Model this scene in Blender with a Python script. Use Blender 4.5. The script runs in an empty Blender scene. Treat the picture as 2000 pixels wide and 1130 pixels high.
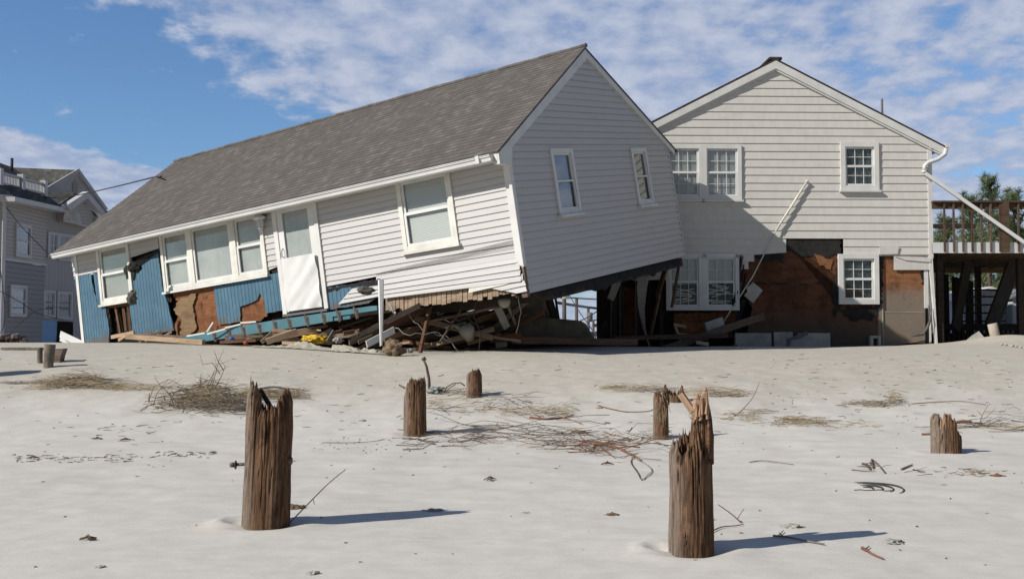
import bpy, bmesh, math, random
from mathutils import Vector, Matrix, noise as mnoise
R = math.radians
sc = bpy.context.scene
col = sc.collection
# ------------------------------------------------------------------ camera, sky, sun
CZ = 1.25                       # eye height over the near sand
FPX = 2144.0; PITCH = math.atan(90 / FPX)
cam_d = bpy.data.cameras.new('camera'); cam = bpy.data.objects.new('camera', cam_d); col.objects.link(cam)
cam.location = (0, 0, CZ); cam.rotation_euler = (math.pi / 2 + PITCH, 0, 0)
cam_d.sensor_width = 36; cam_d.lens = FPX / 2000 * 36; cam_d.clip_start = .1; cam_d.clip_end = 9000
sc.camera = cam
sc.view_settings.view_transform = 'Standard'; sc.view_settings.look = 'None'
sc.view_settings.exposure = 0.3; sc.view_settings.gamma = 1
SUN_AZ, SUN_EL = R(27.5), R(33.8)   # light travels towards (+x, +y, down)
sd = bpy.data.lights.new('sun', 'SUN'); sd.energy = 4.2; sd.angle = R(.53); sd.color = (1, .95, .87)
so = bpy.data.objects.new('sun', sd); col.objects.link(so)
sdir = Vector((math.cos(SUN_EL) * math.cos(SUN_AZ), math.cos(SUN_EL) * math.sin(SUN_AZ), -math.sin(SUN_EL)))
so.rotation_euler = sdir.to_track_quat('-Z', 'Y').to_euler(); so.location = (-20, -10, 30)

class NT:
    """tiny node helper"""
    def __init__(s, nt): s.t = nt; s.n = nt.nodes; s.n.clear()
    def new(s, ty, **kw):
        n = s.n.new(ty)
        for k, v in kw.items():
            if k.startswith('i_'):
                k = k[2:]; n.inputs[int(k) if k.isdigit() else k.replace('_', ' ')].default_value = v
            else: setattr(n, k, v)
        return n
    def put(s, sock, v):
        if hasattr(v, 'is_linked') or hasattr(v, 'links'): s.t.links.new(v, sock)
        else: sock.default_value = v
    def math(s, op, a, b=None, c=None, clamp=False):
        n = s.n.new('ShaderNodeMath'); n.operation = op; n.use_clamp = clamp
        for i, v in enumerate((a, b, c)):
            if v is not None: s.put(n.inputs[i], v)
        return n.outputs[0]
    def noise(s, vec, scale, detail=4, rough=.55, dist=0.0, dim='3D'):
        n = s.n.new('ShaderNodeTexNoise'); n.noise_dimensions = dim
        if vec is not None: s.t.links.new(vec, n.inputs['Vector'])
        n.inputs['Scale'].default_value = scale; n.inputs['Detail'].default_value = detail
        n.inputs['Roughness'].default_value = rough; n.inputs['Distortion'].default_value = dist
        return n.outputs['Fac']
    def mapv(s, vec, scale=(1, 1, 1), loc=(0, 0, 0)):
        n = s.n.new('ShaderNodeMapping'); s.t.links.new(vec, n.inputs['Vector'])
        n.inputs['Scale'].default_value = scale; n.inputs['Location'].default_value = loc
        return n.outputs[0]
    def mix(s, fac, a, b):
        n = s.n.new('ShaderNodeMix'); n.data_type = 'RGBA'
        s.put(n.inputs[0], fac); s.put(n.inputs[6], rgba(a)); s.put(n.inputs[7], rgba(b))
        return n.outputs[2]
    def step(s, x, lo, hi):
        n = s.n.new('ShaderNodeMapRange'); n.interpolation_type = 'SMOOTHSTEP'
        s.put(n.inputs[0], x); n.inputs[1].default_value = lo; n.inputs[2].default_value = hi
        return n.outputs[0]
    def sep(s, v):
        n = s.n.new('ShaderNodeSeparateXYZ'); s.t.links.new(v, n.inputs[0]); return n.outputs
    def comb(s, x, y, z):
        n = s.n.new('ShaderNodeCombineXYZ')
        for i, v in enumerate((x, y, z)): s.put(n.inputs[i], v)
        return n.outputs[0]
def rgba(c): return (*c, 1) if isinstance(c, tuple) and len(c) == 3 else c

w = bpy.data.worlds.new('World'); sc.world = w; w.use_nodes = True
k = NT(w.node_tree)
tc = k.new('ShaderNodeTexCoord').outputs['Generated']
sky = k.new('ShaderNodeTexSky', sky_type='NISHITA', sun_disc=False, sun_elevation=SUN_EL,
            sun_rotation=math.atan2(-sdir.x, -sdir.y), altitude=0, air_density=1.0, dust_density=.35, ozone_density=2.2)
X, Y, Z = k.sep(tc)
Yc = k.math('MAXIMUM', Y, .05)
ax = k.math('DIVIDE', X, Yc); az = k.math('DIVIDE', Z, Yc)
zz = k.math('ADD', k.math('MAXIMUM', Z, 0.0), .19)
pv = k.comb(k.math('DIVIDE', X, zz), k.math('DIVIDE', Y, zz), 0.0)
big = k.noise(k.mapv(pv, (1, 1, 1), (3.1, 1.7, 0)), 1.9, 3, .5)
blob = k.noise(k.mapv(pv, (1.0, .8, 1), (0, 0, 0)), 10.5, 8, .56, .08)
wob = k.math('MULTIPLY', k.math('SUBTRACT', big, .5), .16)
s1 = k.math('ADD', k.math('SUBTRACT', k.math('MULTIPLY_ADD', ax, .515, az), .116), wob)
c1 = k.step(s1, -.06, .06)
t1 = k.math('ADD', k.math('SUBTRACT', k.math('MULTIPLY_ADD', ax, -.16, .117), az), k.math('MULTIPLY', wob, .35))
c2 = k.math('MULTIPLY', k.step(t1, -.012, .03), k.step(ax, 0.1, -.2))
rightgap = k.math('MULTIPLY', k.step(ax, .12, .42), k.math('MULTIPLY', k.step(az, .08, .2), .2))
cov = k.math('MAXIMUM', k.math('SUBTRACT', c1, rightgap), k.math('MULTIPLY', c2, 1.6))
dn = k.math('ADD', k.math('ADD', blob, k.math('MULTIPLY', k.math('SUBTRACT', big, .5), .25)), k.math('MULTIPLY', cov, .43))
fade = k.math('MULTIPLY', k.step(Y, .15, .5), k.step(Z, .75, .5))
low = k.math('MULTIPLY', k.step(az, .10, .01), k.math('MULTIPLY_ADD', big, .8, .45))
dens = k.math('MULTIPLY', k.math('MAXIMUM', k.math('POWER', k.step(dn, .625, .90), .9), low), fade)
fine = k.noise(pv, 12, 5, .6)
cb = k.math('MULTIPLY_ADD', k.math('MULTIPLY', blob, dens), .75, k.math('MULTIPLY_ADD', fine, .25, .30))
ccol = k.mix(k.step(blob, .35, .72), (3.6, 4.4, 6.3), (5.9, 6.35, 7.6))
sm = k.new('ShaderNodeMix', data_type='RGBA'); sm.blend_type = 'MULTIPLY'; sm.inputs[0].default_value = 1
k.put(sm.inputs[6], sky.outputs[0]); sm.inputs[7].default_value = (.80, 1.02, 1.27, 1)
fin = k.mix(k.math('MULTIPLY', dens, .93), sm.outputs[2], ccol)
fin = k.mix(k.math('MULTIPLY', k.step(Y, .25, -.2), .65), fin, (1.15, 1.1, 1.1))   # grey added to the unseen sky behind to dull its blue fill
bg = k.new('ShaderNodeBackground'); k.put(bg.inputs[0], fin); bg.inputs[1].default_value = .075
wo = k.new('ShaderNodeOutputWorld'); w.node_tree.links.new(bg.outputs[0], wo.inputs[0])

# ------------------------------------------------------------------ helpers: rays, ground, frames
def ray(px, py):
    a = (px - 1000) / FPX; b = (565 - py) / FPX
    return Vector((a, math.cos(PITCH) - b * math.sin(PITCH), math.sin(PITCH) + b * math.cos(PITCH)))
CAM = Vector((0, 0, CZ))
def P(px, py, Yd):
    d = ray(px, py); return CAM + d * (Yd / d.y)
GT = [(-50, -1.3), (0, -1.25), (4, -1.22), (7, -1.20), (10, -1.18), (12.5, -1.10), (14, -.97), (15, -.83), (16.5, -.58), (18, -.38), (20, -.285),
      (22, -.26), (25, -.25), (30, -.33), (40, -.9), (60, -2.2), (120, -4), (9000, -30)]
def gbase(y):
    for i in range(len(GT) - 1):
        if y <= GT[i + 1][0]:
            (a, za), (b, zb) = GT[i], GT[i + 1]
            m0 = (zb - GT[i - 1][1]) / (b - GT[i - 1][0]) if i else 0
            m1 = (GT[i + 2][1] - za) / (GT[i + 2][0] - a) if i + 2 < len(GT) else 0
            t = (y - a) / (b - a); h = b - a
            return za * (2*t**3 - 3*t*t + 1) + m0*h*(t**3 - 2*t*t + t) + zb*(-2*t**3 + 3*t*t) + m1*h*(t**3 - t*t)
    return GT[-1][1]
PITS = []     # (x, y, radius, depth)
def ground(x, y, detail=True):
    z = gbase(y) + CZ
    if 12 < y < 40:
        s = min(1, (y - 12) / 8)
        z += s * (.09 * min(1, max(0, (-x - 3) / 5)) + .05 * math.exp(-((x - 10.5) / 2.2) ** 2))
    if detail and y < 60:
        n = mnoise.noise(Vector((x * .35, y * .3, 3))) * .045 + mnoise.noise(Vector((x * 1.1, y * 1.3, 8))) * .009
        n += mnoise.noise(Vector((x * 3.1 + y, y * 3.7, 1))) * .005
        if 8 < y < 17: n += mnoise.noise(Vector((x * 1.9, y * 2.6, 5))) * .016
        z += n * min(1, max(.0, y / 8)) * (1 if y < 17 else .55)
        if y > 23 and x > 8:      # heap of sand washed under the deck
            z += .22 * math.exp(-((x - 11.4) / 1.1) ** 2 - ((y - 25.0) / .9) ** 2)
    for (a, b, r, dp) in PITS:
        q = ((x - a) ** 2 + (y - b) ** 2) / (r * r)
        if q < 9: z -= dp * math.exp(-q) - dp * .45 * math.exp(-(math.sqrt(q) - 1.7) ** 2 * 3)
    return z
def G(px, py, lift=0.0):
    d = ray(px, py); s = 4.0
    while s < 80:
        q = CAM + d * s
        if q.z <= ground(q.x, q.y): break
        s += .05
    q = CAM + d * s; return Vector((q.x, q.y, ground(q.x, q.y) + lift))
class Frame:
    """a: along the wall, b: inwards, c: up (columns of M may be skewed: a house knocked out of true)"""
    def __init__(s, ca, cb, cc, t): s.A, s.B, s.C, s.t = Vector(ca), Vector(cb), Vector(cc), Vector(t)
    def __call__(s, a, b, c): return s.t + s.A * a + s.B * b + s.C * c
    def inv(s, px, py, b=0.0):
        d = ray(px, py); o = s.t + s.B * b - CAM
        m = Matrix((d, -s.A, -s.C)).transposed()
        r = m.inverted() @ o; return (r[1], r[2])
    def inv_b(s, px, py, a=0.0):
        d = ray(px, py); o = s.t + s.A * a - CAM
        r = Matrix((d, -s.B, -s.C)).transposed().inverted() @ o; return (r[1], r[2])
    def sub(s, o, ca, cb, cc):
        """frame given by local origin and local axes"""
        f = lambda v: s.A * v[0] + s.B * v[1] + s.C * v[2]
        return Frame(f(ca), f(cb), f(cc), s(*o))
WORLD = Frame((1, 0, 0), (0, 1, 0), (0, 0, 1), (0, 0, 0))
# ------------------------------------------------------------------ mesh builder, objects
class MB:
    def __init__(s): s.v = []; s.f = []; s.uv = []; s.sm = []
    def face(s, pts, uvs=None, smooth=False):
        i = len(s.v); s.v += [Vector(p) for p in pts]
        s.uv += list(uvs) if uvs else [(p[0], p[2]) for p in pts]
        s.f.append(tuple(range(i, i + len(pts)))); s.sm.append(smooth); return s
    def box(s, F, a0, a1, b0, b1, c0, c1):
        q = lambda a, b, c: F(a, b, c)
        s.face([q(a0,b0,c0), q(a1,b0,c0), q(a1,b0,c1), q(a0,b0,c1)], [(a0,c0),(a1,c0),(a1,c1),(a0,c1)])
        s.face([q(a1,b1,c0), q(a0,b1,c0), q(a0,b1,c1), q(a1,b1,c1)], [(a1,c0),(a0,c0),(a0,c1),(a1,c1)])
        s.face([q(a0,b1,c0), q(a0,b0,c0), q(a0,b0,c1), q(a0,b1,c1)], [(b1,c0),(b0,c0),(b0,c1),(b1,c1)])
        s.face([q(a1,b0,c0), q(a1,b1,c0), q(a1,b1,c1), q(a1,b0,c1)], [(b0,c0),(b1,c0),(b1,c1),(b0,c1)])
        s.face([q(a0,b0,c1), q(a1,b0,c1), q(a1,b1,c1), q(a0,b1,c1)], [(a0,b0),(a1,b0),(a1,b1),(a0,b1)])
        s.face([q(a0,b1,c0), q(a1,b1,c0), q(a1,b0,c0), q(a0,b0,c0)], [(a0,b1),(a1,b1),(a1,b0),(a0,b0)])
        return s
    def prism(s, F, poly, b0, b1):
        """poly: (a, c) pairs; runs from depth b0 to b1"""
        n = len(poly)
        ar = sum(poly[i][0] * poly[(i+1) % n][1] - poly[(i+1) % n][0] * poly[i][1] for i in range(n))
        if ar < 0: poly = poly[::-1]
        s.face([F(a, b0, c) for a, c in poly], poly)
        s.face([F(a, b1, c) for a, c in poly[::-1]], poly[::-1])
        for i in range(n):
            (a, c), (a2, c2) = poly[i], poly[(i+1) % n]
            s.face([F(a2, b0, c2), F(a, b0, c), F(a, b1, c), F(a2, b1, c2)], [(a2, c2), (a, c), (a+abs(b1-b0), c), (a2+abs(b1-b0), c2)])
        return s
    def beam(s, p, q, wd, th, up=Vector((0, 0, 1)), roll=0, twist=0):
        p, q = Vector(p), Vector(q); d = q - p; L = d.length; d.normalize()
        if abs(d.dot(up)) > .97: up = Vector((0, 1, .1))
        x = d.cross(up).normalized(); z = x.cross(d)
        m = Matrix.Rotation(roll, 3, d); x, z = m @ x, m @ z
        F = Frame(d, x, z, p); off = random.random() * 40
        k0 = len(s.uv); s.box(F, 0, L, -th/2, th/2, -wd/2, wd/2)
        s.uv[k0:] = [(a + off, b + off) for a, b in s.uv[k0:]]
        return s
    def tube(s, pts, rad, n=6, cap=True, smooth=True):
        pts = [Vector(p) for p in pts]; m = len(pts)
        if not isinstance(rad, (list, tuple)): rad = [rad] * m
        i0 = len(s.v); ref = None; L = 0
        for i, p in enumerate(pts):
            d = (pts[min(i+1, m-1)] - pts[max(i-1, 0)]).normalized()
            if ref is None or abs(d.dot(ref)) > .95: ref = Vector((0, 0, 1)) if abs(d.z) < .8 else Vector((0, 1, 0))
            x = d.cross(ref).normalized(); y = x.cross(d); ref = y
            if i: L += (pts[i] - pts[i-1]).length
            for j in range(n):
                t = 2 * math.pi * j / n
                s.v.append(p + (x * math.cos(t) + y * math.sin(t)) * rad[i]); s.uv.append((L, t * rad[i]))
        for i in range(m - 1):
            for j in range(n):
                a, b = i0 + i*n + j, i0 + i*n + (j+1) % n
                s.f.append((a, b, b + n, a + n)); s.sm.append(smooth)
        if cap:
            s.f.append(tuple(i0 + j for j in range(n))[::-1]); s.sm.append(False)
            s.f.append(tuple(i0 + (m-1)*n + j for j in range(n))); s.sm.append(False)
        return s
ORG = {}
def props(o, label=None, cat=None, group=None, kind=None):
    if label: o['label'] = label
    if cat: o['category'] = cat
    if group: o['group'] = group
    if kind: o['kind'] = kind
    return o
def thing(name, label, cat, base, group=None, kind=None):
    o = bpy.data.objects.new(name, None); col.objects.link(o); o.empty_display_size = .2
    o.location = base; ORG[o] = Vector(base); return props(o, label, cat, group, kind)
def mesh(name, mb, mat, org):
    me = bpy.data.meshes.new(name)
    me.from_pydata([tuple(p - org) for p in mb.v], [], mb.f)
    uv = me.uv_layers.new(name='UVMap')
    li = [0] * (len(me.loops) * 2)
    for l in me.loops: li[l.index*2], li[l.index*2+1] = mb.uv[l.vertex_index][:2]
    uv.data.foreach_set('uv', li)
    me.polygons.foreach_set('use_smooth', mb.sm)
    me.materials.append(mat); me.update()
    return me
def part(name, mb, mat, parent, label=None, bevel=0):
    org = ORG[parent]; o = bpy.data.objects.new(name, mesh(name, mb, mat, org)); col.objects.link(o)
    o.parent = parent; ORG[o] = org
    if label: o['label'] = label
    if bevel: bev(o, bevel)
    return o
def solo(name, mb, mat, label=None, cat=None, group=None, kind=None, base=None, bevel=0):
    if base is None:
        xs = [p.x for p in mb.v]; ys = [p.y for p in mb.v]
        base = Vector(((min(xs)+max(xs))/2, (min(ys)+max(ys))/2, min(p.z for p in mb.v)))
    base = Vector(base); o = bpy.data.objects.new(name, mesh(name, mb, mat, base)); col.objects.link(o)
    o.location = base; ORG[o] = base
    if bevel: bev(o, bevel)
    return props(o, label, cat, group, kind)
def bev(o, wd, seg=2):
    m = o.modifiers.new('bevel', 'BEVEL'); m.width = wd; m.segments = seg; m.limit_method = 'ANGLE'; m.angle_limit = R(40)
    wl = o.modifiers.new('weld', 'WELD'); wl.merge_threshold = .0004
    o.modifiers.move(1, 0)
def children(o): return [c for c in bpy.data.objects if c.parent == o]
def ragged(pts, step=7.0, amp=1.6, seed=0, close=True):
    """torn outline: subdivide every edge and jitter it"""
    r_ = random.Random(seed + len(pts)*17 + int(pts[0][0])); out = []
    for i in range(len(pts)):
        (x0, y0), (x1, y1) = pts[i], pts[(i+1) % len(pts)]; d = math.hypot(x1-x0, y1-y0); n = max(1, int(d/step)); out.append((x0, y0))
        for k_ in range(1, n):
            t = (k_ + r_.uniform(-.25, .25))/n; j = r_.gauss(0, amp*.6); out.append((x0+(x1-x0)*t - (y1-y0)/d*j, y0+(y1-y0)*t + (x1-x0)/d*j))
    return out
def clip(poly, cp):
    """Sutherland-Hodgman against convex polygon cp"""
    n = len(cp); ar = sum(cp[i][0]*cp[(i+1)%n][1] - cp[(i+1)%n][0]*cp[i][1] for i in range(n))
    if ar < 0: cp = cp[::-1]
    for i in range(n):
        (x0, y0), (x1, y1) = cp[i], cp[(i+1) % n]
        if not poly: return []
        ins = lambda p: (x1-x0)*(p[1]-y0) - (y1-y0)*(p[0]-x0) >= -1e-9
        out = []
        for j in range(len(poly)):
            a, b = poly[j-1], poly[j]; ia, ib = ins(a), ins(b)
            if ia != ib:
                da = (x1-x0)*(a[1]-y0) - (y1-y0)*(a[0]-x0); db = (x1-x0)*(b[1]-y0) - (y1-y0)*(b[0]-x0)
                t = da / (da - db); out.append((a[0] + (b[0]-a[0])*t, a[1] + (b[1]-a[1])*t))
            if ib: out.append(b)
        poly = out
    return poly
def laps(mb, F, convex, e, w0=0.0, lip=.016, top=.003, back=0.0, seam=None, rnd=None, b=0.0, holes=()):
    """overlapping courses of exposure e inside convex polygons [(a, c), ...] on plane b; each course a wedge with a lip"""
    for cp in convex:
        lo = min(c for _, c in cp); hi = max(c for _, c in cp); la = min(a for a, _ in cp); ha = max(a for a, _ in cp)
        r0 = math.floor((lo - w0) / e)
        for r in range(r0, math.ceil((hi - w0) / e)):
            y0 = w0 + r*e; y1 = y0 + e
            cuts = [la - .01, ha + .01]
            for (h0, h1, g0, g1) in holes:
                if y0 < g1 - 1e-6 and y1 > g0 + 1e-6: cuts += [h0, h1]
            cuts = sorted(set(cuts))
            for c0, c1 in zip(cuts[:-1], cuts[1:]):
                mid = (c0 + c1) / 2; strips = [(y0, y1)]
                for (h0, h1, g0, g1) in holes:
                    if h0 < mid < h1:
                        ns = []
                        for (q0, q1) in strips:
                            if g0 >= q1 or g1 <= q0: ns.append((q0, q1)); continue
                            if q0 < g0: ns.append((q0, g0))
                            if q1 > g1: ns.append((g1, q1))
                        strips = ns
                for (q0, q1) in strips:
                    pl = clip([(c0, q0), (c1, q0), (c1, q1), (c0, q1)], cp)
                    if len(pl) < 3: continue
                    vv = lambda c: b - (lip + (top - lip) * (c - y0) / e)
                    mb.face([F(a, vv(c), c) for a, c in pl], pl)
                    bt = [p for p in pl if abs(p[1] - y0) < 1e-6]
                    if len(bt) >= 2:
                        a0, a1 = min(p[0] for p in bt), max(p[0] for p in bt)
                        mb.face([F(a0, b + back, y0), F(a1, b + back, y0), F(a1, b - lip, y0), F(a0, b - lip, y0)], [(a0, y0)]*4)
                    # closing end faces, so that an edge of the sheet has thickness
                    for a, c, a2, c2 in [(pl[i-1][0], pl[i-1][1], pl[i][0], pl[i][1]) for i in range(len(pl))]:
                        if abs(c - c2) > 1e-4:
                            mb.face([F(a, vv(c), c), F(a2, vv(c2), c2), F(a2, b + back, c2), F(a, b + back, c)], [(a, c)]*4)
    return mb
# ------------------------------------------------------------------ materials
def mat(name, fn):
    m = bpy.data.materials.new(name); m.use_nodes = True; kk = NT(m.node_tree)
    out = kk.new('ShaderNodeOutputMaterial'); bs = kk.new('ShaderNodeBsdfPrincipled')
    m.node_tree.links.new(bs.outputs[0], out.inputs[0]); kk.bs = bs; kk.out = out
    t = kk.new('ShaderNodeTexCoord'); kk.obj = t.outputs['Object']; kk.uvc = t.outputs['UV']
    fn(kk); return m
def setc(kk, c, rough=.7, spec=.3):
    kk.put(kk.bs.inputs['Base Color'], rgba(c)); kk.put(kk.bs.inputs['Roughness'], rough); kk.bs.inputs['Specular IOR Level'].default_value = spec
def bump(kk, h, strength=.3, dist=.02):
    b = kk.new('ShaderNodeBump'); b.inputs['Strength'].default_value = strength; b.inputs['Distance'].default_value = dist
    kk.put(b.inputs['Height'], h); kk.put(kk.bs.inputs['Normal'], b.outputs[0])
def m_plain(name, c, rough=.6, var=.12, scale=3.0, spec=.3, bmp=.1, metal=0):
    def fn(kk):
        n = kk.noise(kk.obj, scale, 6, .6); d = tuple(x * (1 - var) for x in c); l = tuple(min(1, x * (1 + var)) for x in c)
        setc(kk, kk.mix(kk.step(n, .3, .7), d, l), rough, spec); kk.bs.inputs['Metallic'].default_value = metal
        if bmp: bump(kk, kk.noise(kk.obj, scale * 12, 5, .6), bmp, .01)
    return mat(name, fn)
def m_wood(name, dark, light, sc_=1.0, rough=.8, bmp=.35):
    def fn(kk):
        v = kk.mapv(kk.uvc, (1.2 * sc_, 22 * sc_, 1)); n = kk.noise(v, 3, 6, .65, .3)
        n2 = kk.noise(kk.mapv(kk.uvc, (.8, 2.5, 1)), 2.2, 4, .6)
        rnd = kk.new('ShaderNodeObjectInfo').outputs['Random']
        c = kk.mix(kk.step(n, .32, .68), dark, light)
        c = kk.mix(kk.math('MULTIPLY', kk.step(n2, .45, .75), .55), c, tuple(x * .55 for x in dark))
        hs = kk.new('ShaderNodeHueSaturation'); kk.put(hs.inputs['Color'], c)
        kk.put(hs.inputs['Value'], kk.math('MULTIPLY_ADD', rnd, .55, .72)); kk.put(hs.inputs['Saturation'], kk.math('MULTIPLY_ADD', rnd, -.35, 1.1))
        setc(kk, hs.outputs[0], rough, .2); bump(kk, n, bmp, .01)
    return mat(name, fn)
def sand_fn(kk):
    # dry blown sand near the camera, a damper packed bank before the houses
    o = kk.obj; X, Y, Z = kk.sep(o)
    n1 = kk.noise(o, .5, 5, .6); n2 = kk.noise(o, 5, 6, .65); n3 = kk.noise(o, 900, 2, .7); n4 = kk.noise(kk.mapv(o, (1, .45, 1)), 1.7, 6, .62)
    dry = kk.mix(kk.step(n2, .3, .7), (.50, .475, .43), (.57, .545, .495))
    damp = kk.mix(kk.step(n2, .35, .7), (.40, .372, .315), (.47, .44, .38))
    yy = kk.math('ADD', Y, kk.math('MULTIPLY', kk.math('SUBTRACT', n4, .5), 4.5))
    c = kk.mix(kk.step(yy, 13.4, 16.2), dry, damp)
    c = kk.mix(kk.math('MULTIPLY', kk.step(n4, .52, .75), .35), c, (.39, .36, .32))
    c = kk.mix(kk.math('MULTIPLY', kk.step(n3, .25, .75), .18), c, (.60, .56, .51))
    spk = kk.noise(o, 42, 3, .7); c = kk.mix(kk.math('MULTIPLY', kk.step(spk, .74, .78), .3), c, (.17, .14, .11))
    setc(kk, c, .95, .12)
    rip = kk.noise(kk.mapv(o, (1.2, 7, 1)), 1.6, 5, .6, .4); lump = kk.noise(o, 8, 7, .7)
    h = kk.math('ADD', kk.math('MULTIPLY', rip, .42), kk.math('MULTIPLY', lump, .3)); h = kk.math('ADD', h, kk.math('MULTIPLY', n3, .03))
    h = kk.math('ADD', h, kk.math('MULTIPLY', kk.noise(o, 70, 5, .6), .045))
    bump(kk, h, .26, .045)
SAND = mat('sand', sand_fn)
SHK0 = 2.249 - .1862*20
def siding_fn(c, dirt=(.30, .27, .22), amount=.5, shake=0.0, rough=.5, lap=None):
    def fn(kk):
        uv = kk.uvc; n = kk.noise(kk.mapv(uv, (1, 3, 1)), 1.6, 6, .65); g = kk.noise(kk.mapv(uv, (2.5, 60, 1)), 3, 4, .6)
        st = kk.noise(kk.mapv(uv, (7, .7, 1)), 1.3, 5, .7)
        cc = kk.mix(kk.math('MULTIPLY', kk.step(n, .5, .8), amount), c, dirt)
        cc = kk.mix(kk.math('MULTIPLY', kk.step(st, .55, .78), amount * .6), cc, tuple(x * .62 for x in c))
        h = kk.math('MULTIPLY', g, .5)
        if shake:
            a, b_, _ = kk.sep(uv)
            row = kk.math('FLOOR', kk.math('DIVIDE', kk.math('SUBTRACT', b_, SHK0), shake))
            v = kk.comb(kk.math('MULTIPLY_ADD', row, 3.71, a), kk.math('MULTIPLY', row, 9.3), 0.0)
            g2 = kk.noise(kk.mapv(v, (90, 1, 1)), 1, 4, .75); tl = kk.noise(kk.mapv(v, (7, 1, 1)), 1, 0)
            cell = kk.new('ShaderNodeTexVoronoi', voronoi_dimensions='1D', feature='DISTANCE_TO_EDGE'); kk.put(cell.inputs['W'], kk.math('MULTIPLY_ADD', row, .37, kk.math('MULTIPLY', a, 7.5)))
            cell.inputs['Randomness'].default_value = .8
            gap = kk.step(cell.outputs[0], .0, .09)
            cc = kk.mix(kk.math('MULTIPLY', kk.math('SUBTRACT', 1.0, gap), .55), cc, tuple(x * .55 for x in c))
            cc = kk.mix(kk.math('MULTIPLY', kk.step(tl, .4, .65), .22), cc, tuple(x * .78 for x in c))
            cc = kk.mix(kk.math('MULTIPLY', kk.step(g2, .35, .75), .38), cc, tuple(x * .72 for x in c))
            h = kk.math('ADD', kk.math('ADD', kk.math('MULTIPLY', g2, .6), kk.math('MULTIPLY', gap, .8)), tl)
        if lap:      # lap shade painted as a dark line along each course's lower edge
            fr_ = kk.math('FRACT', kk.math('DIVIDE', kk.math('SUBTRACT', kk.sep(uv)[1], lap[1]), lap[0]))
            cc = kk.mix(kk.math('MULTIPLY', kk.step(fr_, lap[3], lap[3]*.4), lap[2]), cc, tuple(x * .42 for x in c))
        setc(kk, cc, rough, .3); bump(kk, h, .30 if shake else .12, .006)
    return fn
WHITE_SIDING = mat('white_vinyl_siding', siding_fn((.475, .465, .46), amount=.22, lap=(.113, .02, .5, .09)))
GABLE_SIDING = mat('shade_toned_siding', siding_fn((.50, .48, .465), amount=.2, lap=(.122, 0, .5, .12)))  # copy of the front siding, tone shifted to suit the shaded gable
SHAKE = mat('shake_siding', siding_fn((.62, .60, .56), amount=.28, shake=.186))
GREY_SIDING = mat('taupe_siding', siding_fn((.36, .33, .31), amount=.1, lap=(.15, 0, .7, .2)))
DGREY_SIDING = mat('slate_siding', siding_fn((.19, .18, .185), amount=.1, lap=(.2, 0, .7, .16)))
def shingle_fn(c1, c2, c3, row=.14, wid=.3):
    def fn(kk):
        a, b_, _ = kk.sep(kk.uvc)
        r = kk.math('FLOOR', kk.math('DIVIDE', b_, row))
        xo = kk.math('DIVIDE', kk.math('ADD', a, kk.math('MULTIPLY', r, wid * .37)), wid * .5)
        cx = kk.math('FLOOR', xo); fx = kk.math('FRACT', xo)
        wn = kk.new('ShaderNodeTexWhiteNoise', noise_dimensions='2D'); kk.put(wn.inputs['Vector'], kk.comb(cx, r, 0.0))
        rv = wn.outputs['Value']; gr = kk.noise(kk.obj, 160, 3, .7); st = kk.noise(kk.mapv(kk.uvc, (1.4, .25, 1)), 1.2, 5, .65)
        c = kk.mix(rv, c1, c2); c = kk.mix(kk.math('MULTIPLY', kk.step(rv, .8, .95), .8), c, c3)
        c = kk.mix(kk.math('MULTIPLY', gr, .35), c, tuple(x * 1.5 for x in c2)); c = kk.mix(kk.math('MULTIPLY', kk.step(st, .45, .75), .35), c, tuple(x * .6 for x in c1))
        slot = kk.step(kk.math('MINIMUM', fx, kk.math('SUBTRACT', 1.0, fx)), .0, .05)
        fr = kk.math('FRACT', kk.math('DIVIDE', b_, row))
        c = kk.mix(kk.math('MULTIPLY', kk.math('SUBTRACT', 1.0, slot), .5), c, tuple(x * .4 for x in c1))
        setc(kk, c, .95, .1)
        h = kk.math('ADD', kk.math('MULTIPLY', rv, .7), kk.math('ADD', kk.math('MULTIPLY', gr, .3), kk.math('MULTIPLY', slot, .4)))
        h = kk.math('SUBTRACT', h, kk.math('MULTIPLY', fr, .6)); bump(kk, h, .5, .012)
    return fn
ROOF = mat('brown_shingles', shingle_fn((.088, .080, .074), (.128, .118, .109), (.155, .143, .133), .14, .26))
DROOF = mat('dark_shingles', shingle_fn((.055, .055, .052), (.10, .10, .092), (.13, .13, .12)))
BROOF = mat('brown_black_shingles', shingle_fn((.03, .022, .02), (.05, .04, .035), (.07, .055, .05)))
TRIM = m_plain('white_trim', (.60, .595, .575), .45, .07, 2.5)
CREAM = m_plain('cream_trim', (.60, .59, .535), .5, .12, 3)
GUTTER = m_plain('white_aluminium', (.58, .58, .575), .35, .06, 2, .5, .05)
GTRIM = m_plain('grey_trim', (.44, .43, .45), .5, .06, 2)
VINYL = m_plain('white_vinyl', (.62, .62, .61), .4, .05, 3)
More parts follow.
